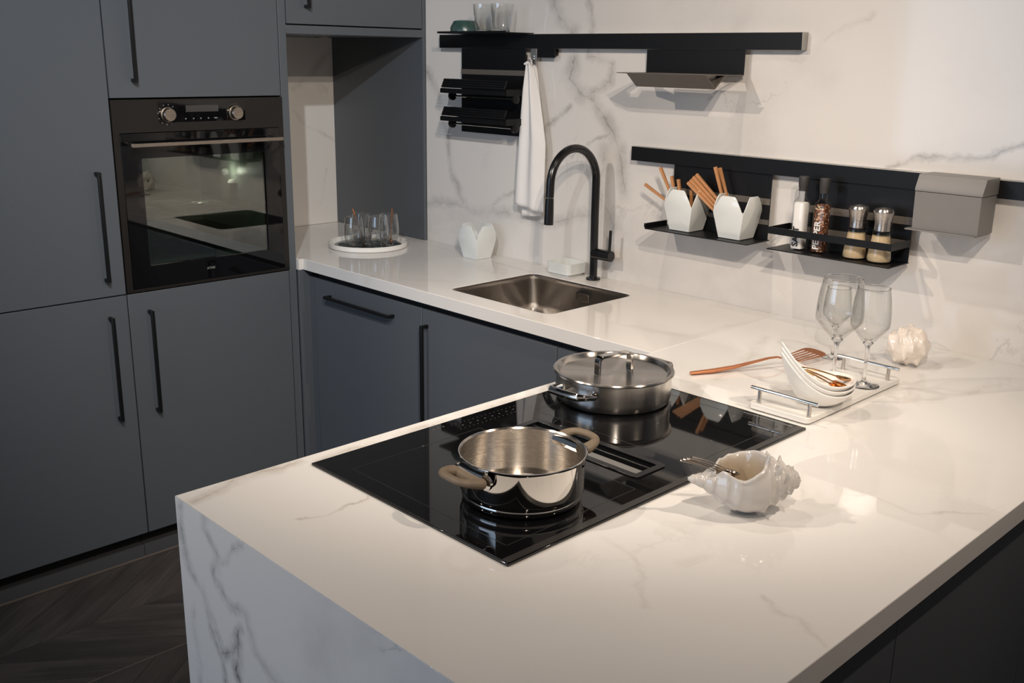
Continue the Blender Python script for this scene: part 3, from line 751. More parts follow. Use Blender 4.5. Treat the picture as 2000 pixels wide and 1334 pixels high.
sticks = [
 ((.9251, -.07, .3391), (1.105, -.065, .2500), 'copper-coloured chopstick leaning furthest left, nearly flat, out of the left pot'),
 ((.9808, -.07, .3957), (1.0746, -.065, .2300), 'tall copper-coloured chopstick leaning left, the highest in the left pot'),
 ((1.010, -.05, .3707), (1.0614, -.065, .2300), 'short copper-coloured chopstick upright in the left pot, left of two close ones'),
 ((1.0429, -.06, .3652), (1.0746, -.062, .2300), 'short copper-coloured chopstick upright in the left pot, right of two close ones'),
 ((1.112, -.0855, .3401), (1.0977, -.060, .2300), 'copper-coloured chopstick standing at the front corner notch of the left pot'),
 ((1.128, -.045, .3560), (1.0749, -.070, .2300), 'copper-coloured chopstick at the back of the left pot, leaning right'),
 ((1.1040, -.096, .3640), (1.2750, -.080, .2300), 'copper-coloured chopstick in the leaning bundle of the right pot, lowest in front'),
 ((1.1062, -.086, .3710), (1.2780, -.072, .2330), 'copper-coloured chopstick in the leaning bundle of the right pot, second from the front'),
 ((1.1080, -.076, .3790), (1.2800, -.064, .2360), 'copper-coloured chopstick in the leaning bundle of the right pot, third from the front'),
 ((1.1110, -.065, .3865), (1.2820, -.055, .2400), 'copper-coloured chopstick in the leaning bundle of the right pot, uppermost at the back'),
 ((1.1856, -.08, .4153), (1.2489, -.070, .2300), 'tallest copper-coloured chopstick in the right pot, standing steep'),
 ((1.1879, -.060, .4117), (1.2600, -.060, .2300), 'copper-coloured chopstick just behind the tallest one in the right pot'),
]
for a, b, lab in sticks:
    a = Vector(a); b = Vector(b)
    o = obj('chopstick', MB().tube([tuple(b), tuple(a)], .004, 4, rs=[.0032, .0062], square=True), M['bamboo'], None, .0006)
    tag(o, lab, 'chopstick', 'chopsticks in the wall shelf pots')

# ------------------------------------------------------------------ wall rails and their hangings
def rail(label, x0, x1, z0, z1):
    t = thing('wall_rail', label, 'rail', ((x0+x1)/2, -.015, z0))
    obj('rail_body', bx(x0, x1, -.0285, -.0003, z0, z1), M['alu'], t, .0008)
    obj('front_strip', bx(x0+.0015, x1-.0015, -.0305, -.0285, z0+.0004, z1-.001), M['black'], t)
    return t
rail('upper black horizontal wall rail with pale metal end caps', -.1050, 1.4005, .7415, .7885)
rail('lower black horizontal wall rail that runs off the right edge', .8315, 2.42, .4035, .4475)

t = thing('rail_shelf', 'small black shelf on the upper rail carrying two tumblers and a green bowl', 'shelf', (.185, -.08, .789))
obj('shelf_plate', bx(.010, .362, -.137, -.004, .7895, .7925), M['black'], t, .0006)
obj('front_lip', bx(.010, .362, -.137, -.1345, .7925, .7965), M['black'], t)

t = thing('foil_dispenser_panel', 'black hanging panel with two foil cutter holders under the upper rail', 'dispenser', (.18, -.07, .44))
obj('back_plate', bx(.0160, .3480, -.0260, -.0235, .4440, .7410), M['black'], t, .0006)
for q_ in ((.03, .05, -.0235, -.0005, .46, .72), (.31, .33, -.0235, -.0005, .46, .72)): obj('spacer', bx(*q_), M['black'], t)
obj('ledge_strip', bx(.0165, .3475, -.0290, -.0258, .6500, .6680), M['taupe'], t, .0006)
for zt in (.636, .538):
    yf = -.130
    hd = obj('cutter_holder', MB().prism([(-.026, zt-.052), (yf+.012, zt-.052), (yf, zt-.044), (yf-.002, zt-.036), (yf+.0, zt-.034), (yf+.0, zt-.043), (yf+.012, zt-.049), (-.026, zt-.049)], .022, .358), M['black'], t)
    for k in range(4):
        obj('rib', MB().tube([(.026, yf+.002+.0035*k, zt-.028+.0075*k), (.350, yf+.002+.0035*k, zt-.028+.0075*k)], .0046, 8), M['black'], hd)
    obj('front_lip', bx(.020, .358, yf-.003, yf, zt-.0505, zt-.0365), M['black'], hd)
    obj('side_arm', bx(.358, .362, yf, -.026, zt-.052, zt-.030), M['black'], hd)
    obj('side_arm', bx(.018, .022, -.06, -.026, zt-.052, zt-.040), M['black'], hd)
    obj('roll_rod', MB().tube([(.03, -.082, zt-.062), (.352, -.082, zt-.062)], .0038, 10), M['chrome'], hd)
    for x in (.024, .352):
        obj('rod_end', MB().lathe([(0, 0), (.016, 0), (.016, .01), (.006, .012), (0, .012)], 24, (x, -.082, zt-.062), axis='x'), M['black'], hd)

t = thing('rail_clip', 'small black clip hanging under the upper rail right of the tea towel', 'clip', (.445, -.02, .71))
obj('clip_plate', bx(.4050, .4865, -.0290, -.0255, .7120, .7410), M['black'], t, .0006)
obj('clip_back', bx(.4150, .4765, -.0255, -.0005, .7200, .7400), M['black'], t)
t = thing('rail_hook', 'small pale hook under the upper rail that holds the tea towel', 'hook', (.388, -.03, .69))
obj('hook_plate', bx(.3740, .4000, -.0270, -.0245, .6900, .7410), M['alu'], t, .0005)
hk = [(.390, -.027, .718)]+[(.390, -.040-.013*math.sin(a), .706-.013*math.cos(a)) for a in [PI*i/8 for i in range(-3, 5)]]
obj('hook_wire', MB().tube(hk, .0022, 8), M['chrome'], t)

# tea towel
tw = thing('tea_towel', 'white cotton tea towel hanging from the hook on the upper rail', 'towel', (.39, -.05, .17))
def towel_layer(name, ztop, zbot_l, zbot_r, xs, yoff, amp, ph):
    mb = MB(); nu, nv = 48, 40; g = []
    for j in range(nv+1):
        v = j/nv; r = []
        xl = xs[0][0]+(xs[0][1]-xs[0][0])*(v**.9); xr = xs[1][0]+(xs[1][1]-xs[1][0])*(min(1, v*1.9)**.8)
        for i in range(nu+1):
            u = i/nu; x = xl+(xr-xl)*u; zb = zbot_l+(zbot_r-zbot_l)*u
            z = ztop+(zb-ztop)*v
            wave = amp*math.sin(u*PI*3.2+ph+.6*math.sin(v*3))*(1-.45*v)*min(1, v*4+.25)
            y = yoff-.004-wave-.010*math.sin(PI*u)
            r.append(mb.b.verts.new((x, y, z+.004*math.sin(u*9+1)*(1-v))))
        g.append(r)
    for j in range(nv):
        for i in range(nu): mb.b.faces.new((g[j][i], g[j][i+1], g[j+1][i+1], g[j+1][i]))
    o = obj(name, mb, M['towel'], tw, sharp=180)
    md = o.modifiers.new('solid', 'SOLIDIFY'); md.thickness = .0022
    return o
towel_layer('front_layer', .690, .212, .194, ((.372, .328), (.398, .462)), -.042, .0105, .4)
towel_layer('back_layer', .684, .168, .176, ((.374, .338), (.396, .432)), -.018, .005, 1.5)
obj('hanging_loop', MB().tube([(.386, -.040, .688), (.384, -.048, .700), (.388, -.046, .712), (.394, -.045, .701), (.392, -.040, .688)], .0022, 8), M['towel'], tw)
obj('top_corner', MB().tube([(.386, -.043, .690), (.377, -.050, .694), (.368, -.054, .690)], .004, 8, rs=[.009, .006, .003]), M['towel'], tw)

# V-shaped holder
t = thing('recipe_holder', 'black and brown V-shaped tray holder hanging from the upper rail', 'holder', (1.05, -.1, .635))
obj('back_plate', bx(.8720, 1.2225, -.0260, -.0235, .6730, .7410), M['black'], t, .0006)
for q_ in ((.90, .92, -.0235, -.0005, .68, .735), (1.17, 1.19, -.0235, -.0005, .68, .735)): obj('spacer', bx(*q_), M['black'], t)
obj('tray_frame', MB().plate([(.8715, -.0235), (1.2225, -.0235), (1.2225, -.050), (1.215, -.190), (.940, -.205), (.871, -.165)],
    [[(.905, -.050), (.905, -.120), (.935, -.150), (1.185, -.150), (1.198, -.050)]], .6715, .6735), M['taupe'], t)
obj('trough', MB().prism([(-.205, .6725), (-.157, .6345), (-.108, .6715), (-.110, .6733), (-.157, .6372), (-.2035, .6735)], .942, 1.2200), M['taupe'], t)

# cup shelf
t = thing('rail_shelf', 'black hanging wall shelf with the two chopstick pots', 'shelf', (1.17, -.08, .214))
obj('back_plate', bx(.9985, 1.3420, -.0240, -.0215, .2140, .4030), M['black'], t, .0006)
for q_ in ((1.02, 1.04, -.0215, -.0005, .22, .39), (1.30, 1.32, -.0215, -.0005, .22, .39)): obj('spacer', bx(*q_), M['black'], t)
for z0, z1 in ((.3165, .3345), (.2600, .2740)): obj('ledge_strip', bx(.9990, 1.3415, -.0260, -.0238, z0, z1), M['taupe'], t, .0005)
obj('shelf_plate', bx(.9880, 1.3480, -.1380, -.0215, .2148, .2178), M['black'], t, .0006)
obj('end_lip', bx(.9820, .9880, -.1380, -.0300, .2200, .2320), M['black'], t, .0006)
obj('end_lip', bx(.9850, .9885, -.1380, -.0300, .2148, .2205), M['black'], t)

# spice rack
t = thing('spice_rack', 'black hanging spice rack with a front band, right of the chopstick shelf', 'rack', (1.58, -.08, .2125))
obj('back_plate', bx(1.4480, 1.7600, -.0240, -.0215, .2130, .4030), M['black'], t, .0006)
for q_ in ((1.46, 1.48, -.0215, -.0005, .22, .39), (1.73, 1.75, -.0215, -.0005, .22, .39)): obj('spacer', bx(*q_), M['black'], t)
for z0, z1 in ((.3120, .3320), (.2560, .2720)): obj('ledge_strip', bx(1.4485, 1.7595, -.0260, -.0238, z0, z1), M['taupe'], t, .0005)
obj('shelf_plate', bx(1.4080, 1.7620, -.1330, -.0215, .2128, .2158), M['black'], t, .0006)
obj('front_band', MB().box(1.4085, 1.7620, -.1330, -.1312, .2570, .2755).box(1.7602, 1.7620, -.1312, -.0240, .2570, .2755).box(1.4085, 1.4103, -.1312, -.0240, .2570, .2755)
    .box(1.4103, 1.448, -.0258, -.0240, .2570, .2755), M['black'], t)
# bottles
def bottle(label, cx, cy, fill, text, tmat, z=.2160):
    t = thing('spice_bottle', label, 'bottle', (cx, cy, z))
    a = .0185
    def ring(mb, s, zz, rd): return [mb.b.verts.new((cx+x, cy+y, z+zz)) for x, y in rrect(-s, s, -s, s, rd, 4)]
    mb = MB(); R = [ring(mb, a-.001, .0003, .007), ring(mb, a, .003, .007), ring(mb, a, .128, .007), ring(mb, a-.002, .134, .008), ring(mb, .0115, .142, .0110), ring(mb, .0105, .146, .0103), ring(mb, .0105, .170, .0103)]
    for A, B in zip(R[:-1], R[1:]):
        for k in range(len(A)): mb.b.faces.new((A[k], A[(k+1) % len(A)], B[(k+1) % len(A)], B[k]))
    mb.b.faces.new(R[0])
    obj('glass_body', mb, M['glass_thin'], t, sharp=50)
    mb = MB(); R = [ring(mb, a-.0025, .004, .006), ring(mb, a-.0025, .127, .006), ring(mb, a-.006, .130, .006)]
    for A, B in zip(R[:-1], R[1:]):
        for k in range(len(A)): mb.b.faces.new((A[k], A[(k+1) % len(A)], B[(k+1) % len(A)], B[k]))
    mb.b.faces.new(R[0]); mb.b.faces.new(R[-1])
    obj('contents', mb, fill, t, sharp=50)
    obj('cap', MB().lathe([(.0112, .160), (.0120, .162), (.0112, .166), (.0125, .170), (.0135, .180), (.0138, .196), (.0130, .199), (0, .199)], 28, (cx, cy, z)), M['black_rubber'], t)
    text_obj('lettering', text, .0245, tmat, t, Matrix.Translation((cx+.0075, cy-a-.0004, z+.010)) @ Matrix.Rotation(PI/2, 4, 'X') @ Matrix.Rotation(PI/2, 4, 'Z'))
bottle('square glass bottle of white salt with a dark cap in the spice rack', 1.4735, -.080, M['salt'], 'SALT', M['black_label'])
bottle('square glass bottle of brown peppercorns with a dark cap in the spice rack', 1.5360, -.080, M['pepper'], 'PEPPER', M['white_label'])
for cx, lab in ((1.6390, 'left of two steel-topped spice grinders in the spice rack'), (1.7075, 'right of two steel-topped spice grinders in the spice rack')):
    c = (cx, -.080, .2160)
    t = thing('spice_grinder', lab, 'grinder', c, 'steel-topped spice grinders')
    obj('grinder_top', MB().lathe([(0, .082), (.0212, .082), (.0214, .084), (.0206, .092), (.0210, .104), (.0232, .116), (.0258, .128), (.0266, .131), (.0262, .1325), (.0235, .1375), (.0120, .1405), (0, .1420)], 36, c), M['steel'], t)
    obj('ring', MB().lathe([(.0228, .078), (.0228, .0815), (.0, .0815)], 36, c), M['black'], t)
    obj('glass_jar', MB().lathe([(0, .0004), (.0300, .0004), (.0312, .004), (.0306, .020), (.0238, .066), (.0225, .078)], 36, c), M['glass_thin'], t)
    obj('contents', MB().lathe([(0, .004), (.0282, .004), (.0294, .008), (.0286, .020), (.0222, .068), (.0, .070)], 36, c), M['sand'], t)

# grey lidded box
t = thing('rail_bin', 'grey lidded metal box hanging from the lower rail', 'box', (1.88, -.07, .318))
obj('box_body', MB().prism([(-.0310, .3200), (-.118, .3200), (-.1225, .4120), (-.0310, .4120)], 1.800, 1.9600), M['greybox'], t, .0008)
obj('box_lid', MB().prism([(-.0310, .4132), (-.1235, .4132), (-.1235, .4200), (-.1080, .4530), (-.0310, .4530)], 1.799, 1.9620), M['greybox'], t, .0008)
obj('bottom_lip', bx(1.7860, 1.9560, -.1260, -.0310, .3165, .3200), M['greybox'], t, .0005)

# ------------------------------------------------------------------ things on the small upper shelf
c = (.1010, -.085, .7927)
t = tag(obj('cup', MB().lathe([(0, .0003), (.050, .0003), (.0525, .004), (.0520, .018), (.0400, .0390), (.0270, .0420), (0, .0415)], 48, c), M['teal'], None), 'small dark green glazed bowl turned upside down on the upper rail shelf', 'bowl')
for cx, cy, lab in ((.2050, -.088, 'left of two clear faceted tumblers on the upper rail shelf'), (.2880, -.084, 'right of two clear faceted tumblers on the upper rail shelf')):
    c = (cx, cy, .7928)
    t = thing('tumbler', lab, 'glass', c, 'faceted tumblers on the rail shelf')
    def facet(a, z): return 1+.035*abs(math.cos(a*4.5))*max(0, 1-abs(z-.030)/.036)
    obj('tumbler_wall', MB().lathe([(.0, .0003), (.026, .0003), (.0285, .004), (.033, .030), (.0352, .052), (.0375, .060), (.0400, .092), (.0385, .092), (.0360, .060), (.0335, .052), (.031, .030), (.026, .010), (0, .008)], 54, c, mod=facet), M['glass_drink'], t, sharp=22)
    obj('tumbler_foot', MB().lathe([(.0, .0005), (.0255, .0005), (.0258, .0075), (0, .0080)], 36, c), M['glass'], t)

# ------------------------------------------------------------------ round tray with drinking glasses
TC = (-.262, -.262)
t = thing('round_tray', 'round white rimmed tray with a dark marble base in the niche', 'tray', (TC[0], TC[1], 0))
obj('tray_rim', MB().lathe([(0, .0005), (.148, .0005), (.1520, .003), (.1530, .0185), (.1515, .0200), (.1500, .0185), (.1490, .0052), (0, .0052)], 72, (TC[0], TC[1], 0)), M['porcelain'], t)
obj('tray_base', MB().lathe([(.128, .0052), (.128, .0072), (0, .0072)], 64, (TC[0], TC[1], 0)), M['tray_dark'], t)
gl = [((-.2860, -.2720), 'clear drinking glass with a copper spoon, back left on the round tray', 1),
      ((-.2330, -.3440), 'clear drinking glass without a spoon, front left on the round tray', 0),
      ((-.1890, -.2650), 'clear drinking glass without a spoon, front right on the round tray', 0),
      ((-.2150, -.1950), 'clear drinking glass with a copper spoon, back right on the round tray', 2)]
for (gx, gy), lab, sp in gl:
    c = (gx, gy, .0074)
    t = thing('drinking_glass', lab, 'glass', c, 'drinking glasses on the round tray')
    obj('glass_wall', MB().lathe([(0, .0003), (.022, .0003), (.0285, .006), (.0375, .028), (.0405, .050), (.0385, .085), (.0340, .1180), (.0328, .1180), (.0372, .085), (.0392, .050), (.0362, .029), (.027, .010), (0, .008)], 44, c), M['glass_drink'], t)
    obj('glass_foot', MB().lathe([(0, .0006), (.021, .0006), (.026, .0060), (0, .0078)], 32, c), M['glass'], t)
    if sp:
        a = Vector((gx+.016, gy-.004, .0200)); b_ = Vector((gx-.024, gy-.024, .1420)) if sp == 1 else Vector((gx+.0, gy+.016, .1440))
        s = thing('copper_spoon', 'small copper spoon standing in the %s glass on the round tray' % ('back left' if sp == 1 else 'back right'), 'spoon', tuple(a))
        obj('stem', MB().tube([tuple(a.lerp(b_, i/6)) for i in range(7)], .002, 8, rs=[.0016, .0014, .0015, .0018, .0022, .0028, .0022]), M['copper_spoon'], s)
        mb = MB(); bmesh.ops.create_uvsphere(mb.b, u_segments=14, v_segments=8, radius=.010)
        for v in mb.b.verts: v.co = Vector((v.co.x*.75, v.co.y*.35, v.co.z*1.2))+a
        obj('spoon_bowl', mb, M['copper_spoon'], s)

# ------------------------------------------------------------------ serving board, bowls, cutlery
TX0, TX1, TY0, TY1 = 1.786, 1.928, -.776, -.362
t = thing('serving_board', 'white stone serving board with two steel bar handles beside the hob', 'tray', (1.857, -.569, 0))
obj('board', MB().plate(rrect(TX0, TX1, TY0, TY1, .012, 5), [], .0035, .0150), M['tray_marble'], t, .0015)
obj('foot_pads', MB().box(1.80, 1.915, -.765, -.375, .0004, .0035), M['tray_marble'], t)
for y in (-.764, -.405):
    h = obj('bar_handle', MB().tube([(1.787-(.003), y, .046), (1.940, y, .046)], .0042, 14), M['chrome'], t, .0005)
    for x in (1.805, 1.922 if y < -.5 else 1.915): obj('post', MB().tube([(x, y, .0145), (x, y, .0440)], .0042, 12), M['steel'], h)

U = Vector((.70, .714, 0)); Vd = Vector((.714, -.70, 0))
BC = Vector((1.8900, -.679, .0155))
def bowl_point(s, ph, z_off=0.0, sc=1.0):
    a = .077*sc; b = .064*sc
    c, sn = math.cos(ph), math.sin(ph)
    k = ((1-c)/2)
    hr = .028+.008*((1+c)/2)**2+.084*k**3.4
    bb = b*(1-.30*k**3)
    rr = s**.85
    P = BC+U*(a*c*rr*(1+.10*k*k))+Vd*(bb*sn*rr)
    P.z += z_off+hr*(s**2.4)
    return P
def bowl(label, z_off, sc):
    t = thing('leaf_bowl', label, 'bowl', (BC.x, BC.y, BC.z+z_off), 'stacked leaf-shaped bowls')
    mb = MB(); g = []
    ns, nph = 16, 56
    for i in range(ns+1):
        s = .02+.98*i/ns; g.append([mb.b.verts.new(bowl_point(s, 2*PI*k/nph, z_off, sc)) for k in range(nph)])
    for A, B in zip(g[:-1], g[1:]):
        for k in range(nph): mb.b.faces.new((A[k], A[(k+1) % nph], B[(k+1) % nph], B[k]))
    mb.b.faces.new(g[0][::-1])
    o = obj('bowl_body', mb, M['porcelain'], t, sharp=180)
    # shell it upwards by the same offset everywhere
    md = o.modifiers.new('solid', 'SOLIDIFY'); md.thickness = .0032; md.offset = 0
    bv = o.modifiers.new('bevel', 'BEVEL'); bv.width = .0012; bv.segments = 2; bv.angle_limit = math.radians(60)
    return t
bowl('lowest of three stacked white leaf-shaped bowls on the serving board', .0018, .98)
bowl('middle of three stacked white leaf-shaped bowls on the serving board', .0125, .985)
bowl('topmost of three stacked white leaf-shaped bowls, the one holding gold cutlery', .0235, .99)
def spoon(name, label, cat, a, b_, mat, group, bowl_r=.013, wid=.0045, drop=.004, fork=False):
    a = Vector(a); b_ = Vector(b_); d = (b_-a); L = d.length; d.normalize()
    side = d.cross(Vector((0, 0, 1))).normalized(); up = side.cross(d).normalized()
    t = thing(name, label, cat, tuple((a+b_)/2), group)
    pts = []; rs = []
    for i in range(9):
        k = i/8; pts.append(tuple(a+d*(L-bowl_r*2.2)*k+up*(drop*math.sin(PI*k)*1.2))); rs.append(wid*(1-.62*k) if i < 8 else wid*.42)
    mb = MB().tube(pts, .003, 10, rs=rs, flat=.42)
    obj('handle', mb, mat, t, sharp=60)
    mb = MB(); n, m = 16, 6; g = []
    cc = b_-d*bowl_r*1.2
    for j in range(m+1):
        s = .02+.98*j/m
        g.append([mb.b.verts.new(cc+d*(bowl_r*1.35*s*math.cos(2*PI*k/n))+side*(bowl_r*.8*s*math.sin(2*PI*k/n))+up*(.006*(s*s-1))) for k in range(n)])
    for A, B in zip(g[:-1], g[1:]):
        for k in range(n): mb.b.faces.new((A[k], A[(k+1) % n], B[(k+1) % n], B[k]))
    mb.b.faces.new(g[0][::-1])
    o = obj('spoon_bowl', mb, mat, t, sharp=180)
    md = o.modifiers.new('solid', 'SOLIDIFY'); md.thickness = .0012
GZ = BC.z+.0235
def bp(s_, deg, up): 
    p = bowl_point(s_, math.radians(deg), .0235, .99); return (p.x, p.y, p.z+up)
for a, b_, lab in ((bp(.72, 193, .006), bp(.90, -6, .003), 'gold spoon in the top bowl, furthest from the camera, its tip reaching the rim'),
                   (bp(.72, 183, .006), bp(.72, 8, .004), 'gold spoon in the top bowl, second from the far side'),
                   (bp(.72, 173, .006), bp(.66, 28, .005), 'gold spoon in the top bowl, second from the near side'),
                   (bp(.70, 162, .006), bp(.58, 52, .006), 'gold spoon in the top bowl, nearest the camera')):
    spoon('gold_spoon', lab, 'spoon', a, b_, M['gold'], 'gold spoons in the top bowl', 0.0135, .0068)

# wine glasses
def torus(c, r, z, k=.0011, n=48):
    return MB().tube([(c[0]+r*math.cos(2*PI*i/n), c[1]+r*math.sin(2*PI*i/n), c[2]+z) for i in range(n)], k, 8, closed=True)
def wine(label, cx, cy, z, m=1.0, sc=1.0):
    c = (cx, cy, z)
    t = thing('wine_glass', label, 'glass', c, 'wine glasses by the serving board')
    out = [(.0045, .092), (.011, .100), (.028, .118), (.0435, .135), (.0462, .140), (.0465, .150), (.0455, .172), (.0425, .198), (.0375, .2240)]
    inn = [(.0366, .2240), (.0416, .198), (.0446, .172), (.0456, .150), (.0452, .141), (.0425, .1365), (.027, .1205), (.011, .107), (0, .104)]
    def smooth_(p):
        o_ = []
        for a, b in zip(p[:-1], p[1:]): o_ += [a, ((a[0]+b[0])/2, (a[1]+b[1])/2)]
        return o_+[p[-1]]
    out = [(r*sc*(m if zz > .11 else 1), zz*sc) for r, zz in out]; inn = [(r*sc*(m if zz > .11 else 1), zz*sc) for r, zz in inn]
    obj('bowl', MB().lathe(out+inn, 48, c), M['glass_thin'], t, sharp=60)
    obj('rim', torus(c, .0371*m*sc, .2243*sc), M['glass'], t)
    obj('stem', MB().lathe([(r*sc, zz*sc) for r, zz in [(0, .1035), (.010, .1015), (.0115, .0985), (.0055, .0920), (.0038, .080), (.0033, .050), (.0038, .020), (.006, .010), (.016, .005), (.033, .0022), (.0345, .0012), (.0335, .0003), (0, .0003)]], 40, c), M['glass'], t, sharp=80)
wine('rightmost wine glass, standing by itself at the back of the serving board', 1.8960, -.4826, .0153, .92)
wine('large wine glass at the left of the serving board, directly behind the bowls', 1.8514, -0.5402, .0153, 1.0, 1.1)
wine('small wine glass on the worktop behind the board, seen through the large one', 1.7133, -0.2848, .0004, .92, .8)

# spatula
sp = thing('slotted_turner', 'copper-coloured slotted turner lying behind the white bowls', 'spatula', (1.64, -.5, 0))
hpts = [(1.5650, -.6760, .006), (1.5900, -.6250, .0070), (1.6150, -.5700, .0110), (1.6350, -.5250, .0180), (1.6520, -.4850, .0240), (1.6610, -.4600, .0240), (1.6660, -.4380, .0170), (1.6690, -.4200, .0100)]
obj('handle', MB().tube(hpts, .005, 12, rs=[.0060, .0078, .0070, .0052, .0042, .0038, .0038, .0045], flat=.6), M['copper'], sp, sharp=60)
hd = Vector((.28, .96, 0)).normalized(); hs_ = Vector((hd.y, -hd.x, 0))
def hx(p): 
    q = Vector((1.6690, -.4220, .0085))+hd*p[0]+hs_*p[1]; q.z = .0088+p[2]+p[0]*.13; return tuple(q)
outl = [(0, -.007), (.008, -.016), (.022, -.026), (.080, -.036), (.090, -.034), (.097, -.026), (.100, -.012), (.100, .012), (.097, .026), (.090, .034), (.080, .036), (.022, .026), (.008, .016), (0, .007)]
slots = [rrect(.018, .078, y-.0038, y+.0038, .0036, 3) for y in (-.024, -.012, 0, .012, .024)]
obj('slotted_head', MB().plate(outl, slots, 0, .0014, xf=hx), M['copper'], sp)

# ------------------------------------------------------------------ conch bowl
T_ = Vector((2.002, -1.289, .060)); E_ = Vector((2.1215, -1.1415, .052)); AX = (E_-T_); LEN = AX.length; AX.normalize()
BB = Vector((AX.y, -AX.x, 0)).normalized(); ZZ = BB.cross(AX); ZZ = -ZZ if ZZ.z < 0 else ZZ
cn = thing('conch_bowl', 'glazed white ceramic conch shell bowl on the worktop in front of the hob', 'bowl', (2.066, -1.21, 0))
prof = [(0, .003), (.05, .0085), (.12, .013), (.20, .023), (.30, .038), (.40, .0485), (.50, .0520), (.58, .0515), (.64, .0500), (.672, .0440), (.70, .0415), (.735, .0430), (.765, .0350), (.79, .0335), (.82, .0345), (.845, .0265), (.865, .0250), (.89, .0255), (.915, .0175), (.935, .0165), (.955, .0155), (.975, .008), (1.0, .0012)]
def rprof(t):
    for (a, ra), (b, rb) in zip(prof[:-1], prof[1:]):
        if t <= b:
            k = (t-a)/(b-a); k = k*k*(3-2*k); return ra+(rb-ra)*k
    return prof[-1][1]
NT_, NA = 190, 150
mb = MB(); g = []; LY = mb.b.verts.layers.float.new('inside')
for i in range(NT_+1):
    t_ = i/NT_; r = rprof(t_)
    cen = T_+AX*(LEN*t_); cen.z += -.008*math.sin(PI*min(1, t_*1.1))
    row_ = []
    for k in range(NA):
        th = 2*PI*k/NA
        # knobs on the shoulders of the whorls
        n_ = 9
        bump_ = 0
        for tc_, am, wd_, ph_ in ((.635, .0165, .028, .3), (.735, .0120, .020, .7), (.82, .0090, .016, 1.1), (.89, .0060, .013, .2), (.95, .0028, .010, .9)):
            bump_ += am*math.exp(-((t_-tc_)/wd_)**2)*max(0, math.cos(n_*(th+ph_*.7)*.5))**6*(1 if math.sin(th) > -.45 else .25)
        rr = r+bump_
        squ = 1.0
        ca, sa = math.cos(th), math.sin(th)
        if sa < 0: squ = .86                      # flatter underneath
        P = cen+BB*(rr*ca)+ZZ*(rr*sa*squ)
        # aperture
        dth = (th-math.radians(79)+PI) % (2*PI)-PI
        e = math.sqrt(((t_-.425)/.200)**2+(dth/math.radians(47))**2)
        lip_ = math.exp(-((e-1.08)/.10)**2)*.0032
        P += (BB*ca+ZZ*sa)*lip_
        P.z += .0028*math.exp(-((e-1.05)/.20)**2)*math.sin(t_*26+.6)*(1 if dth < 0 else 0)
        ins = False
        if e < 1:
            dpt = min(1, (1-e)/.30); dpt = dpt*dpt*(3-2*dpt)
            Q = cen+BB*(r*ca*.86)-ZZ*(r*.70*math.sqrt(max(0, 1-ca*ca)))
            P = P.lerp(Q, dpt)
            ins = e < .95
        # siphon groove towards the tip
        e2 = math.sqrt(((t_-.16)/.13)**2+(dth/math.radians(38))**2)
        if e2 < 1: P = P-ZZ*(1-e2)*r*.75
        P.z = max(P.z, .0008)
        v = mb.b.verts.new(P); row_.append(v)
        v[LY] = max(0.0, min(1.0, (1.0-e)/.09))
    g.append(row_)
for i in range(NT_):
    for k in range(NA):
        q = (g[i][k], g[i][(k+1) % NA], g[i+1][(k+1) % NA], g[i+1][k])
        fc = mb.b.faces.new(q)
mb.b.faces.new(g[0][::-1]); mb.b.faces.new(g[-1])
zmin = min(v.co.z for v in mb.b.verts)
obj('shell', mb, M['conch'], cn, sharp=180)
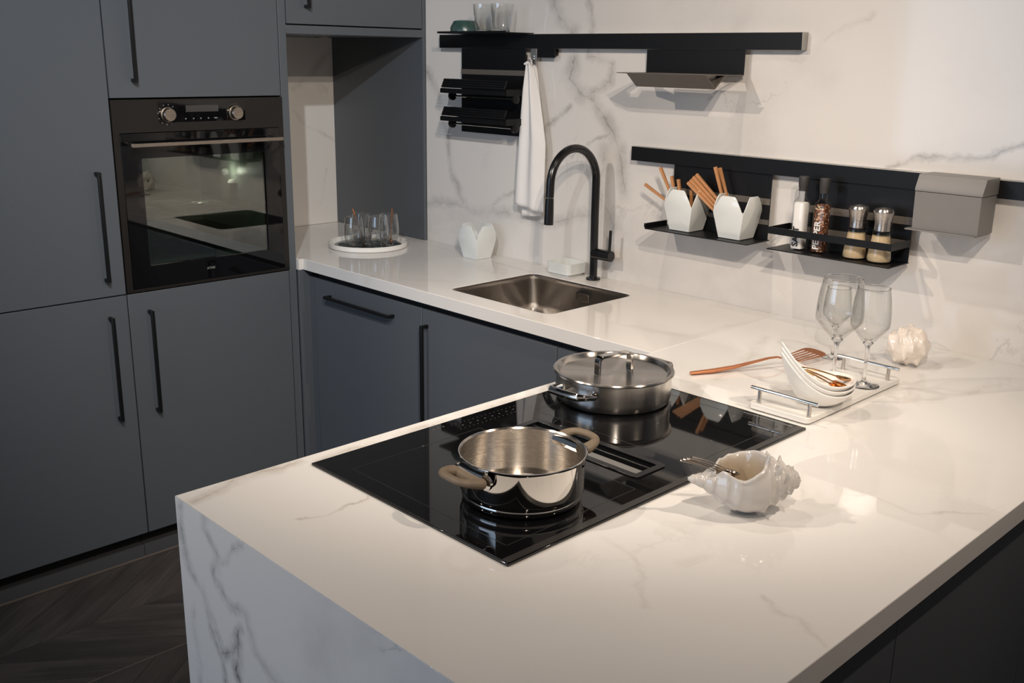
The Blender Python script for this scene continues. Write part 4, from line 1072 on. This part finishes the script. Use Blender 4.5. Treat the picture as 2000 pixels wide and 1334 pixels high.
for a, b_, lab in (((1.9905, -1.2985, .0915), (2.046, -1.2350, .0620), 'small steel spoon in the conch bowl, lowest of the bundle'),
                   ((1.9945, -1.2960, .0940), (2.050, -1.2300, .0630), 'small steel spoon in the conch bowl, middle of the bundle'),
                   ((1.9995, -1.2930, .0955), (2.051, -1.2240, .0640), 'small steel spoon in the conch bowl, uppermost of the bundle'),
                   ((2.0060, -1.2880, .0985), (2.054, -1.2200, .0650), 'small steel spoon in the conch bowl, its handle end tilted highest')):
    spoon('steel_spoon', lab, 'spoon', a, b_, M['spoon_steel'], 'small steel spoons in the conch bowl', .010, .0034, .002)

# second shell near the wall
s2 = thing('spiny_shell', 'pearly spiny sea shell lying on the worktop by the wall at the right', 'shell', (1.866, -.203, 0))
C2 = Vector((1.866, -.203, .0500)); A2 = Vector((.85, .35, .38)).normalized(); B2 = A2.cross(Vector((0, 0, 1))).normalized(); D2 = A2.cross(B2)
mb = MB(); g = []; NI, NK = 90, 110
for i in range(NI+1):
    t_ = i/NI; x = -1+2*t_
    r = math.sqrt(max(0, 1-x*x))**.9*.045
    row_ = []
    for k in range(NK):
        th = 2*PI*k/NK
        tw_ = t_+th/(2*PI)*.25
        wh = (tw_*4) % 1.0
        wob = math.cos(th*7+t_*9)*.5+.5
        ridge = .0030*math.exp(-((wh-.5)/.22)**2)+.0075*math.exp(-((wh-.5)/.25)**2)*wob**2.5-.002*math.sin(th*3+t_*11)
        ridge *= min(1, (1-abs(x))*5)
        rr = r+ridge*.75
        P = C2+A2*(x*.050)+B2*(rr*math.cos(th)*.98)+D2*(rr*math.sin(th))
        P += (P-C2).normalized()*(.0055*nse.noise(P*34)+.0012*nse.noise(P*95))
        dx_ = (t_-.13)/.10; dt_ = ((th-4.2+PI) % (2*PI)-PI)/.45
        e = math.sqrt(dx_*dx_+dt_*dt_)
        if e < 1: P = P.lerp(C2, (1-e)*.6)
        P.z = max(P.z, .0006)
        row_.append(mb.b.verts.new(P))
    g.append(row_)
for i in range(NI):
    for k in range(NK): mb.b.faces.new((g[i][k], g[i][(k+1) % NK], g[i+1][(k+1) % NK], g[i+1][k]))
bmesh.ops.remove_doubles(mb.b, verts=mb.b.verts, dist=1e-5)
obj('shell', mb, M['pearl'], s2, sharp=180)

# ------------------------------------------------------------------ lift everything so that the floor is z = 0
for o in bpy.data.objects:
    if o.parent is None: o.location.z += H
